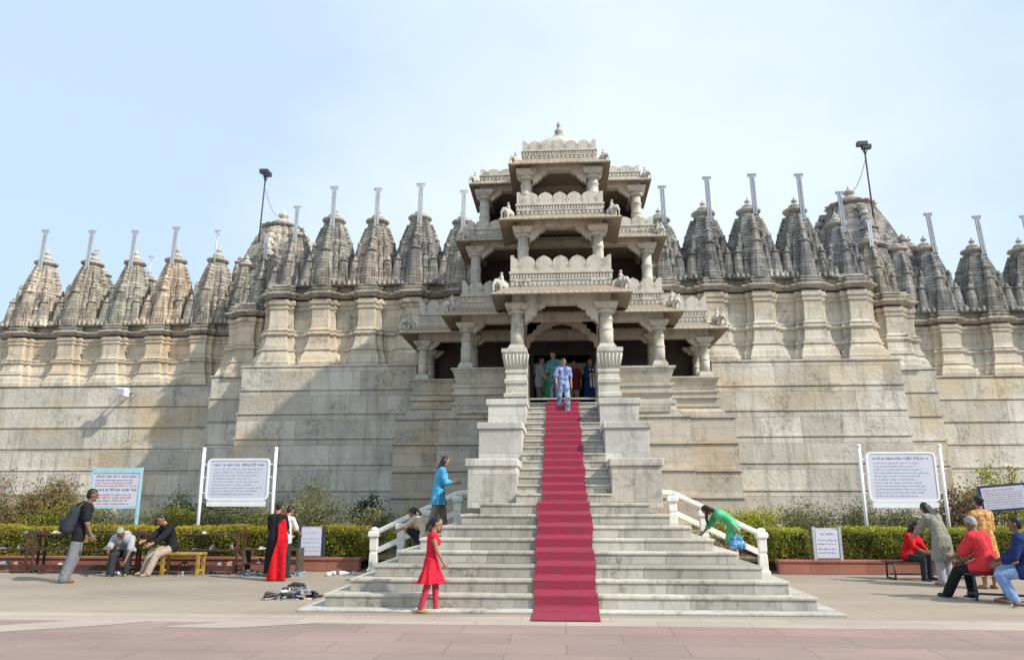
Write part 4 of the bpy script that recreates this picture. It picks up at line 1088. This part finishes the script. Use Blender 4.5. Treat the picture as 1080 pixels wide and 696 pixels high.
# ------------------------------------------------------------------ people
def dirv(flex, side=0):          # 0 hangs down, 90 points forward; side is outward
    f = R(flex); s = R(side)
    return Vector((math.sin(s), math.sin(f)*math.cos(s), -math.cos(f)*math.cos(s)))
def person(label, loc, rz, H, pose, wear, skin=None, hair='short', group=None, hairmat=None, face=True, lift=0, women=False):
    """local frame: the person looks along +Y"""
    k = H/1.72; skin = skin or M_skin
    g = lambda n, d: pose.get(n, d)
    hipw = .085; shw = .165 if women else .185
    pel = Vector((0,0,.93))
    l1, l2 = g('lean', 3), g('lean2', g('lean', 3)); sd = g('sideways', 0)
    def up(a): return (Matrix.Rotation(R(sd), 3, 'Y') @ Vector((0, math.sin(R(a)), math.cos(R(a)))))
    waist = pel+up(l1)*.22; chest = waist+up(l2)*.22; neck = chest+up(l2)*.07
    tw = Matrix.Rotation(R(g('twist', 0)), 3, up(l2)); sx = tw @ (Matrix.Rotation(R(sd), 3, 'Y') @ Vector((1,0,0)))
    hd = up(l2+g('head', 0)); headc = neck+hd*.165
    J = {}
    for s, n in ((-1,'L'),(1,'R')):
        hip = pel+Vector((s*hipw,0,-.04)); a, b = g('thigh'+n, (3,2)); kn = hip+dirv(a, s*b)*.425
        a2, b2 = g('shin'+n, (-3,0)); an = kn+dirv(a2, s*b2)*.405
        sh = chest+sx*s*shw-up(l2)*.005; a, b = g('arm'+n, (4,8)); el = sh+dirv(a, s*b)*.275
        a2, b2 = g('fore'+n, (14,4)); wr = el+dirv(a2, s*b2)*.245
        J[n] = (hip, kn, an, sh, el, wr, dirv(a2+g('hand'+n, 8), s*b2))
    z0 = min(J['L'][2].z, J['R'][2].z)-.075 if 'hipz' not in pose else pel.z-.04-pose['hipz']/k
    root = thing('person', label, 'person', loc, rz, group, local=True); root.scale = (1,1,1)
    S = Matrix.Scale(k, 4) @ Matrix.Translation((0,0,-z0+lift))
    def finish(me, name, mat, parent=root):
        me.transform(S); 
        if not me.materials: me.materials.append(mat)
        me.name = name; me.polygons.foreach_set('use_smooth', [True]*len(me.polygons)); return link(name, me, parent)
    def torso(mb, e=0, lo=True, hi=True):
        if lo: mb.cone(pel+Vector((-.07,0,-.02)), pel+Vector((.07,0,-.02)), .108+e, .108+e)
        for s in (-1,1):
            mb.cone(pel+Vector((s*.06,0,0)), waist+Vector((s*.045,0,0)), .10+e, .088+e)
            mb.cone(waist+Vector((s*.045,0,0)), chest+sx*s*(shw-.095)-up(l2)*.03, .09+e, (.095 if women else .108)+e)
            if hi: mb.cone(chest+sx*s*.05, chest+sx*s*shw, .08+e*.8, .055+e)
        if women: 
            fw = Vector((0,math.cos(R(l2)),-math.sin(R(l2))))
            for s in (-1,1): mb.ball(waist.lerp(chest,.55)+sx*s*.07+fw*.085, .062+e)
    mb = MB(); torso(mb)
    mb.cone(chest+up(l2)*.02, neck+hd*.08, .058, .050)
    q0 = hd.cross(Vector((1,0,0))); fwd = -(q0.normalized()); hy = Matrix.Rotation(R(g('turn', 0)), 3, hd); fwd = hy @ fwd
    if fwd.dot(Vector((0,1,0))) < 0 and abs(g('turn',0)) < 80: fwd = -fwd
    rt = fwd.cross(hd).normalized()
    HM = Matrix((rt, fwd, hd)).transposed()
    mb.ball(headc+hd*.02, (.076,.094,.105), HM); mb.ball(headc+fwd*.025-hd*.05, (.058,.068,.062), HM)
    if face:
        mb.cone(headc+fwd*.092+hd*.018, headc+fwd*.108-hd*.018, .010, .015)
        mb.ball(headc+fwd*.082-hd*.085, (.026,.018,.018), HM)
    for s in (-1,1): mb.ball(headc+rt*s*.078-fwd*.005, (.012,.022,.032), HM)
    for n, s in (('L',-1),('R',1)):
        hip, kn, an, sh, el, wr, hdv = J[n]
        mb.cone(hip, kn, .088, .056); mb.cone(kn, kn.lerp(an,.35), .053, .054); mb.cone(kn.lerp(an,.35), an, .054, .037)
        ft = Vector((math.sin(R(g('toe'+n, s*8))), 1, -.0)); ft.normalize(); fd = g('foot'+n, 0)
        ft = Vector((ft.x, ft.y*math.cos(R(fd)), math.sin(R(fd))))
        heel = an+Vector((0,-.03,-.045)); mb.cone(heel, an+ft*.11+Vector((0,0,-.05)), .034, .030); mb.cone(an+ft*.11+Vector((0,0,-.052)), an+ft*.155+Vector((0,0,-.055)), .030, .022)
        J[n] += (ft,)
        mb.cone(sh, el, .050, .040); mb.cone(el, wr, .040, .026)
        # hand: palm, four fingers and a thumb
        d = hdv.normalized(); sdv = d.orthogonal().normalized(); pn = Vector((s*-1.0,0,0)); pn = (pn-d*pn.dot(d)); 
        if pn.length < .2: pn = Vector((0,0,-1))-d*d.dot(Vector((0,0,-1)))
        pn.normalize(); sdv = d.cross(pn).normalized(); 
        if sdv.dot(Vector((0,1,.3))) < 0: sdv = -sdv
        mb.cone(wr, wr+d*.03, .026, .027); mb.ball(wr+d*.052, (.036,.018,.046), Matrix((sdv, pn, d)).transposed())
        for i, (o_, ln) in enumerate(((.030,.066),(.010,.074),(-.010,.070),(-.029,.055))):
            a = wr+d*.085+sdv*o_; b = a+(d*.9+pn*.35).normalized()*ln*.55; c = b+(d*.6+pn*.8).normalized()*ln*.5
            mb.cone(a-d*.02, b, .0095, .0085, 8); mb.cone(b, c, .0085, .0070, 8)
        a = wr+d*.030+sdv*.028; b = a+(d*.7+sdv*.75).normalized()*.040; c = b+(d*.95+sdv*.2+pn*.3).normalized()*.030
        mb.cone(a, b, .0125, .010, 8); mb.cone(b, c, .010, .008, 8)
    finish(remesh(mb, .0072, 1, .4), 'body', skin)
    if face:
        for s in (-1,1):
            mb = MB(); mb.ball(headc+fwd*.088+rt*s*.031+hd*.022, (.012,.006,.007), HM, 8); finish(mb.mesh('eye', M_eye), 'eye', M_eye)
            mb = MB(); mb.ball(headc+fwd*.090+rt*s*.031+hd*.044, (.018,.006,.0045), HM, 8); finish(mb.mesh('eyebrow', M_hair), 'eyebrow', M_hair)
        mb = MB(); mb.ball(headc+fwd*.089-hd*.050, (.022,.008,.007), HM, 8); finish(mb.mesh('mouth', M_lip), 'mouth', M_lip)
    hm = hairmat or M_hair
    if hair:
        mb = MB(); mb.ball(headc+hd*.036-fwd*.020, (.082,.096,.096), HM); mb.ball(headc-fwd*.045+hd*.0, (.074,.062,.085), HM)
        if hair == 'short': mb.ball(headc+hd*.088+fwd*.015, (.064,.050,.036), HM)
        if hair == 'bun': mb.ball(headc-fwd*.12+hd*.02, .045)
        if hair == 'long':
            for o_ in (-.05,0,.05): mb.cone(headc-fwd*.055+rt*o_, neck-fwd*.075+rt*o_*1.3-up(l2)*.10, .05, .045); mb.cone(neck-fwd*.075+rt*o_*1.3-up(l2)*.1, neck-fwd*.085+rt*o_*1.3-up(l2)*.24, .042, .02)
            for s in (-1,1): mb.cone(headc+rt*s*.07-fwd*.02, neck+rt*s*.075-up(l2)*.04, .030, .024)
        if hair == 'hang':     # loose hair hanging straight down from a bent head
            for o_ in (-.06,-.02,.02,.06): 
                b = headc+rt*o_-fwd*.02; mb.cone(b, b+Vector((0,.02,-.20)), .042, .038); mb.cone(b+Vector((0,.02,-.2)), b+Vector((0,.0,-.36)), .036, .016)
                mb.cone(headc-fwd*.05+rt*o_, chest+rt*o_*1.4-fwd*.02+up(l2)*.02, .05, .04)
        if hair == 'tail':
            mb.ball(headc-fwd*.10+hd*.05, .04)
            mb.cone(headc-fwd*.12+hd*.03, headc-fwd*.15-hd*.10, .036, .03); mb.cone(headc-fwd*.15-hd*.10, headc-fwd*.14-hd*.22, .03, .014)
        # keep the face clear
        me = remesh(mb, .010, 1, .4)
        for v in me.vertices:
            d = Vector(v.co)-headc; f_ = d.dot(fwd); u_ = d.dot(hd)
            if f_ > .02 and u_ < .068 and hair != 'hang': v.co = Vector(v.co)-fwd*(f_-.02)*.95
        finish(me, 'hair', hm)
    for item in wear:
        kind, mat = item[0], item[1]; o_ = item[2] if len(item) > 2 else {}
        mb = MB(); e = o_.get('e', .016); vox = .012; hemz = None
        if kind in ('shirt', 'kurta', 'dress'):
            torso(mb, e)
            sl_ = o_.get('sleeve', .6)
            if o_.get('collar', True): mb.cone(chest+up(l2)*.0, chest+up(l2)*.055, .085, .060)
            for n in 'LR':
                hip, kn, an, sh, el, wr = J[n][:6]
                if sl_ > 0: mb.cone(sh, sh.lerp(el, min(sl_,1)), .050+e*1.2, .046+e*1.3)
                if sl_ > 1: mb.cone(el, el.lerp(wr, sl_-1), .044+e*1.2, .034+e*1.2)
            hem = o_.get('hem', .06)
            if kind == 'shirt':
                for n in 'LR': mb.cone(J[n][0]+Vector((0,0,.03)), J[n][0].lerp(J[n][1], hem/.425), .098+e, .092+e)
            else:
                fl = o_.get('flare', .10)
                A = (J['L'][0]+J['R'][0])/2
                if 'hipz' not in pose:
                    hemz = A.z-hem; hem += .10
                for n in 'LR':
                    hip, kn, an = J[n][:3]; L = hem
                    if L <= .425: mb.cone(hip, hip.lerp(kn, L/.425), .100+e, .085+e+fl*.55)
                    else:
                        mb.cone(hip, kn, .100+e, .080+e+fl*.45); f_ = (L-.425)/.405; mb.cone(kn, kn.lerp(an, f_), .080+e+fl*.45, .07+e+fl*.6)
                kl, kr = J['L'][1], J['R'][1]
                m0 = (kl+kr)/2; f_ = min(hem/.425, 1); mb.cone(A, A.lerp(m0, f_), .13+e, .10+e+fl*.55)
                if hem > .425: m1 = (J['L'][2]+J['R'][2])/2; mb.cone(m0, m0.lerp(m1, (hem-.425)/.405), .10+e+fl*.45, .09+e+fl*.6)
        elif kind == 'trousers':
            w_ = o_.get('wide', 0)
            mb.cone(pel+Vector((-.06,0,0)), pel+Vector((.06,0,0)), .112+e*.5, .112+e*.5)
            for n in 'LR':
                hip, kn, an = J[n][:3]; ln = o_.get('len', 1.0)
                mb.cone(hip, kn, .094+e*.6, .062+e+w_*.5); mb.cone(kn, kn.lerp(an, ln), .062+e+w_*.5, .046+e+w_)
        elif kind == 'shawl':      # cloth over one shoulder hanging to the hem on one side
            s = o_.get('s', 1); a = chest+sx*s*.10+up(l2)*.05
            for j in range(9):
                u = j/8; p = a+Vector((s*(.02+.0*u), -.09-.02*u, 0)); 
                top = chest+sx*s*(.16-.10*u)+up(l2)*.065+Vector((0,-.02,0))
                mid = Vector((s*(.34-.20*u), -.14-.05*u, pel.z-.05)); bot = Vector((s*(.36-.42*u), -.20-.05*u, z0+.03))
                mb.cone(top, mid, .022, .022, 8); mb.cone(mid, bot, .024, .026, 8)
            mb.cone(chest+sx*s*.13+up(l2)*.065, waist+Vector((s*.09,.13,.1)), .035, .03)
        elif kind == 'stole':      # scarf hanging at the front
            for s in (-1,1):
                mb.cone(chest+sx*s*.08+up(l2)*.06+Vector((0,-.02,0)), chest+sx*s*.06+Vector((0,.11,-.02)), .03, .03); mb.cone(chest+sx*s*.06+Vector((0,.11,-.02)), pel+Vector((s*.06,.17,-.15)), .03, .035)
        elif kind == 'shoes':
            for n in 'LR':
                an, ft = J[n][2], J[n][7]; b = MB()
                b.cone(an+Vector((0,-.03,-.035)), an+ft*.11+Vector((0,0,-.045)), .043, .038); b.cone(an+ft*.11+Vector((0,0,-.045)), an+ft*.16+Vector((0,0,-.048)), .038, .028); b.cone(an, an+Vector((0,-.01,-.03)), .042, .044)
                finish(remesh(b, .010, 1, .4), 'shoe', mat)
            continue
        elif kind == 'cap':
            mb.ball(headc+hd*.055, (.088,.105,.075), HM); mb.cone(headc+fwd*.08+hd*.06+rt*-.04, headc+fwd*.15+hd*.045, .02, .015); mb.cone(headc+fwd*.08+hd*.06+rt*.04, headc+fwd*.15+hd*.045, .02, .015)
        me = remesh(mb, vox, 2, .5)
        if hemz is not None:
            for v in me.vertices:
                if v.co.z < hemz: v.co.z = hemz-.25*(hemz-v.co.z)*.1
        if kind in ('kurta','dress','shawl'):    # soft folds below the hip
            for v in me.vertices:
                d = pel.z-.02-v.co.z
                if d > 0 and pose.get('folds', 1):
                    a = math.atan2(v.co.x, v.co.y+.001); rr = math.hypot(v.co.x, v.co.y)
                    if rr > .02: f_ = 1+min(d*.25,.10)*math.sin(a*9+1.3*math.sin(a*3)); v.co.x *= f_; v.co.y *= f_
        finish(me, {'shirt':'shirt','kurta':'tunic','dress':'dress','trousers':'trousers','shawl':'shawl','stole':'stole','cap':'cap'}[kind], mat)
    root['_j'] = 1
    mw = Matrix.Translation(loc) @ Matrix.Rotation(rz, 4, 'Z') @ S
    return root, {n: [mw @ p for p in J[n][:6]] for n in 'LR'}, mw @ chest, mw @ pel, mw
C = lambda n, c, c2=None, s=14: cloth(n, c, c2, s)
c_black = C('black', (.018,.018,.022)); c_grey = C('grey', (.20,.205,.22), (.18,.185,.20), 30); c_lgrey = C('light grey', (.42,.44,.46), (.30,.32,.35), 9)
c_char = C('charcoal', (.035,.04,.048)); c_beige = C('beige', (.38,.31,.25)); c_red = C('red', (.62,.02,.045)); c_redsh = C('vivid red', (.55,.012,.02))
c_cyan = C('sky blue', (.06,.33,.56), (.12,.42,.62), 5); c_brown = C('brown grey', (.20,.165,.145)); c_cream = C('cream', (.62,.50,.38)); c_mauve = C('mauve', (.35,.26,.33))
c_bluepat = C('blue patterned', (.11,.17,.38), (.30,.36,.54), 12); c_bluepant = C('blue grey patterned', (.085,.14,.24), (.30,.38,.46), 10)
c_green = C('green', (.07,.42,.19), (.12,.50,.26), 5); c_olive = C('olive grey', (.23,.23,.19), (.27,.27,.23), 20); c_coral = C('coral red', (.60,.045,.055)); c_orange = C('orange print', (.42,.19,.06), (.60,.36,.15), 16)
c_navy = C('navy', (.020,.035,.13)); c_jean = C('light jeans', (.25,.38,.62), (.18,.29,.52), 6); c_white = C('white', (.68,.68,.68)); c_pink = C('rosy leggings', (.48,.045,.075)); c_teal = C('teal', (.05,.20,.24), (.14,.32,.36), 10); c_maroon = C('dull red', (.20,.035,.035))
sh_yel = plain('yellow black shoe', (.50,.42,.06), .5, .1, 20, 0, .3, 0, (.03,.03,.03), 22); sh_brown = plain('brown shoe', (.17,.085,.045), .5, .1, 20); sh_dark = plain('dark shoe', (.03,.028,.03), .5, .1, 20); sh_sand = plain('sandal', (.36,.22,.12), .6, .1, 20); sh_white = plain('white shoe', (.62,.60,.58), .6, .1, 20)
FACE = math.pi      # rz = pi looks at the camera; 0 looks at the temple; -90 looks right

# 1 man with a backpack, seen from behind, stepping to the right
P1 = person('man in black t-shirt and grey trousers walking with a black backpack', (-9.82,15.28,0), R(-58), 1.84,
       dict(lean=11, lean2=12, head=4, thighL=(-2,2), shinL=(-20,0), footL=-14, thighR=(-9,2), shinR=(-14,0), armL=(-4,10), foreL=(8,4), armR=(4,12), foreR=(24,4)),
       [('shirt', c_black, dict(sleeve=.75, e=.022, hem=.10)), ('trousers', c_grey, dict(wide=.03)), ('shoes', sh_brown)], M_skind)
mw = P1[4]
bp = thing('backpack', 'black backpack on the back of the walking man', 'backpack', P1[2], local=True)
def bp_mesh():
    mb = MB(); ch = Vector((0,.10,1.37))
    for x in (-.10,.10): mb.cone((x,-.10,1.30),(x,-.20,.98),.10,.12); 
    mb.cone((-.06,-.26,1.12),(-.06,-.27,.98),.07,.08); mb.cone((.06,-.26,1.12),(.06,-.27,.98),.07,.08)
    return mb
me = remesh(bp_mesh(), .014, 3); me.transform(Matrix.Translation(-Vector(P1[2])) @ mw); me.materials.append(c_char); link('bag', me, bp)
for s in (-1,1):
    mb = MB(); mb.tube([(s*.11,-.10,1.40),(s*.12,.02,1.475),(s*.125,.16,1.42),(s*.13,.19,1.28),(s*.14,.06,1.10),(s*.13,-.10,1.02)], .022, 8)
    me = mb.mesh('strap', c_char); me.transform(Matrix.Translation(-Vector(P1[2])) @ mw); link('strap', me, bp)
# 2 man bending over his shoes
SIT = dict(thighL=(88,8), thighR=(84,8), shinL=(-4,0), shinR=(6,0))
person('seated man in pale grey shirt bending down to his yellow shoes', (-9.75,16.98,0), FACE+R(12), 1.70,
       dict(SIT, hipz=.47, lean=38, lean2=62, head=-5, armL=(28,4), foreL=(30,-6), armR=(50,2), foreR=(70,-12)),
       [('shirt', c_lgrey, dict(sleeve=.9, e=.022)), ('trousers', c_char, dict(wide=.015)), ('shoes', sh_yel)], M_skind, hairmat=M_greyhair)
# 3 man on the yellow bench
person('man in black top and beige trousers sitting on the yellow bench', (-8.74,17.02,0), FACE-R(38), 1.66,
       dict(thighL=(70,4), thighR=(74,8), shinL=(22,0), shinR=(18,0), hipz=.58, lean=18, lean2=26, head=14, armL=(40,4), foreL=(58,-6), armR=(46,4), foreR=(66,-8)),
       [('shirt', c_black, dict(sleeve=1.6, e=.02)), ('trousers', c_beige, dict(wide=.02)), ('shoes', sh_sand)])
# 4 woman in black with a red shawl, seen from behind
person('woman in long black dress with a red shawl trailing to the ground', (-5.98,15.95,0), R(-4), 1.56,
       dict(lean=2, head=14, armL=(20,6), foreL=(60,-8), armR=(20,6), foreR=(70,-10)),
       [('dress', c_black, dict(sleeve=.9, hem=.74, flare=.06, e=.022, collar=False)), ('shawl', c_redsh, dict(s=1))], hair='bun', women=True)
person('person in white shirt half hidden behind the woman in black', (-6.0,16.5,0), R(-20), 1.49,
       dict(lean=8, head=20, armL=(20,6), foreL=(60,-8), armR=(30,6), foreR=(60,-10)),
       [('shirt', c_white, dict(sleeve=.9)), ('trousers', c_char, dict(wide=.03)), ('shoes', sh_dark)], women=True)
# 5 woman in blue on the left side steps
person('woman in sky blue tunic standing on the left side steps looking at her phone', (-2.66,16.3,.98), R(-72), 1.56,
       dict(lean=5, lean2=12, head=14, thighL=(16,2), shinL=(6,0), thighR=(-10,2), shinR=(-18,0), footR=-10, armL=(10,6), foreL=(88,-6), armR=(14,8), foreR=(86,-4)),
       [('kurta', c_cyan, dict(sleeve=1.45, hem=.30, flare=.07, e=.026)), ('trousers', c_brown, dict(wide=.03)), ('shoes', sh_brown)], hair='long', women=True)
# 6 crouching person
person('crouching person in cream top and dark trousers beside the left handrail', (-2.95,16.75,.605), R(62), 1.58,
       dict(thighL=(105,10), thighR=(100,10), shinL=(-55,0), shinR=(-50,0), lean=32, lean2=48, head=4, armL=(56,6), foreL=(66,0), armR=(60,6), foreR=(70,0)),
       [('shirt', c_cream, dict(sleeve=.9, e=.02)), ('trousers', c_black, dict(wide=.01)), ('shoes', sh_dark)], hair='tail', women=True)
# 7 girl in red
person('girl in sleeveless red dress walking past the bottom step', (-1.96,11.52,0), R(-78), 1.34,
       dict(lean=2, lean2=3, head=22, turn=-10, thighL=(12,2), shinL=(2,0), thighR=(-10,2), shinR=(-16,0), footR=-8, armL=(6,8), foreL=(16,4), armR=(16,9), foreR=(30,-3)),
       [('dress', c_red, dict(sleeve=0, hem=.36, flare=.22, e=.016, collar=False)), ('trousers', c_pink, dict(e=.006)), ('shoes', sh_sand)], hair='tail', women=True)
# 8 man walking down
person('man in blue patterned t-shirt walking down the upper red carpet', (.02,19.72,ZL+UR*13), FACE+R(10), 1.46,
       dict(lean=4, head=22, thighL=(20,2), shinL=(-6,0), thighR=(2,3), shinR=(-16,0), armL=(-4,10), foreL=(14,2), armR=(6,10), foreR=(26,0)),
       [('shirt', c_bluepat, dict(sleeve=.75, e=.024, hem=.12)), ('trousers', c_bluepant, dict(wide=.02))])
# people in the doorway
person('person in pale blue shirt behind the descending man', (-.22,22.3,4.32), FACE-R(30), 1.62,
       dict(lean=6, head=18, armL=(10,8), foreL=(40,0), armR=(10,8), foreR=(60,-10)), [('shirt', c_teal, dict(sleeve=.9, e=.024, hem=.15)), ('trousers', c_bluepant, {})])
person('person in dull red shirt and beige trousers in the doorway', (.36,24.0,4.32), FACE, 1.64,
       dict(armL=(4,10), foreL=(12,2), armR=(4,10), foreR=(16,2)), [('shirt', c_maroon, dict(sleeve=.8, e=.02, hem=.1)), ('trousers', c_beige, {})])
person('person in grey shirt leaning at the left side of the doorway', (-.74,23.4,4.32), R(-95), 1.66,
       dict(lean=6, head=5, armL=(20,8), foreL=(50,0), armR=(26,8), foreR=(40,0)), [('shirt', c_lgrey, dict(sleeve=1.5, e=.022, hem=.1)), ('trousers', c_brown, {})])
person('person in green top standing in the dark doorway', (-.48,24.6,4.32), FACE+R(20), 1.50, dict(armL=(4,8), armR=(4,8)), [('kurta', c_green, dict(sleeve=.8, hem=.35)), ('trousers', c_char, {})], women=True, hair='long')
person('person in navy clothes with a white scarf at the right side of the doorway', (.84,23.6,4.32), FACE+R(35), 1.62,
       dict(lean=3, armL=(10,8), foreL=(50,-5), armR=(20,8), foreR=(85,-5)), [('kurta', c_navy, dict(sleeve=1.2, hem=.6, flare=.05)), ('trousers', c_navy, {}), ('stole', c_white)], women=True, hair='long')
# green woman on the right side steps
PG = person('woman in green tunic bending down to the right side steps', (3.50,16.55,.228), R(82), 1.58,
       dict(thighL=(6,4), shinL=(-6,0), thighR=(2,4), shinR=(-10,0), lean=42, lean2=62, head=16, armR=(34,4), foreR=(40,0), armL=(-58,14), foreL=(-40,4)),
       [('kurta', c_green, dict(sleeve=1.4, hem=.34, flare=.09, e=.022)), ('trousers', c_beige, dict(len=.8))], hair='hang', women=True)
wr = PG[1]['L'][5]
bg_ = thing('handbag', 'blue handbag held by the woman in green', 'handbag', (wr.x,wr.y,wr.z-.1), local=True)
mb = MB(); mb.cone((-.10,0,-.22),(.10,0,-.22),.085,.085); mb.cone((-.07,0,-.10),(.07,0,-.10),.05,.05); me = remesh(mb,.012,2); me.materials.append(C('blue bag', (.05,.19,.42), (.25,.45,.65), 12)); link('bag_body', me, bg_)
mb = MB(); mb.tube([(-.07,0,-.10),(-.03,0,.02),(0,0,.045),(.03,0,.02),(.07,0,-.10)], .009, 6); mb.build('strap', c_navy, bg_)
# right group
person('girl in red top with long hair sitting on the rear right bench', (7.16,17.05,0), R(38)+FACE, 1.58,
       dict(SIT, hipz=.46, lean=16, lean2=22, head=12, armL=(26,4), foreL=(60,-10), armR=(26,4), foreR=(70,-10), shinR=(-2,0)),
       [('shirt', c_redsh, dict(sleeve=1.3, e=.02)), ('trousers', c_char, {}), ('shoes', sh_dark)], hair='long', women=True)
person('woman in olive grey tunic bending over beside the seated girl', (7.35,15.9,0), R(24), 1.62,
       dict(lean=16, lean2=32, head=8, armL=(34,4), foreL=(52,0), armR=(30,4), foreR=(50,0)),
       [('kurta', c_olive, dict(sleeve=1.5, hem=.40, flare=.10, e=.028)), ('trousers', c_lgrey, dict(wide=.02)), ('shoes', sh_sand)], hair='long', women=True)
person('grey haired man in coral red shirt sitting on the front right bench', (6.93,13.5,0), R(32), 1.72,
       dict(SIT, thighL=(78,16), thighR=(80,4), shinL=(28,4), shinR=(-6,0), hipz=.525, lean=12, lean2=18, head=6, armL=(30,8), foreL=(66,-4), armR=(26,8), foreR=(60,-10)),
       [('shirt', c_coral, dict(sleeve=.95, e=.040, hem=.14)), ('trousers', c_black, dict(wide=.02)), ('shoes', sh_dark)], M_skind, hairmat=M_greyhair)
person('woman in orange printed dress standing behind the man in coral red', (7.85,15.3,0), R(8), 1.66,
       dict(lean=2, head=6, armL=(10,6), foreL=(60,-6), armR=(10,6), foreR=(50,-6)),
       [('dress', c_orange, dict(sleeve=1.2, hem=.66, flare=.10, e=.026)), ('shoes', sh_sand)], hair='bun', women=True)
person('man in navy shirt and light blue jeans sitting at the right edge', (7.30,12.98,0), FACE-R(62)-R(60), 1.72,
       dict(SIT, thighL=(80,12), thighR=(86,6), shinL=(-22,0), shinR=(-14,0), footL=0, hipz=.51, lean=10, lean2=12, head=-2, armL=(24,8), foreL=(60,-6), armR=(30,6), foreR=(66,-8)),
       [('shirt', c_navy, dict(sleeve=1.5, e=.030, hem=.12)), ('trousers', c_jean, dict(wide=.02)), ('shoes', sh_brown)], M_skind)

for o in bpy.data.objects:
    for k_ in ('_local', '_org', '_j'):
        if k_ in o: del o[k_]
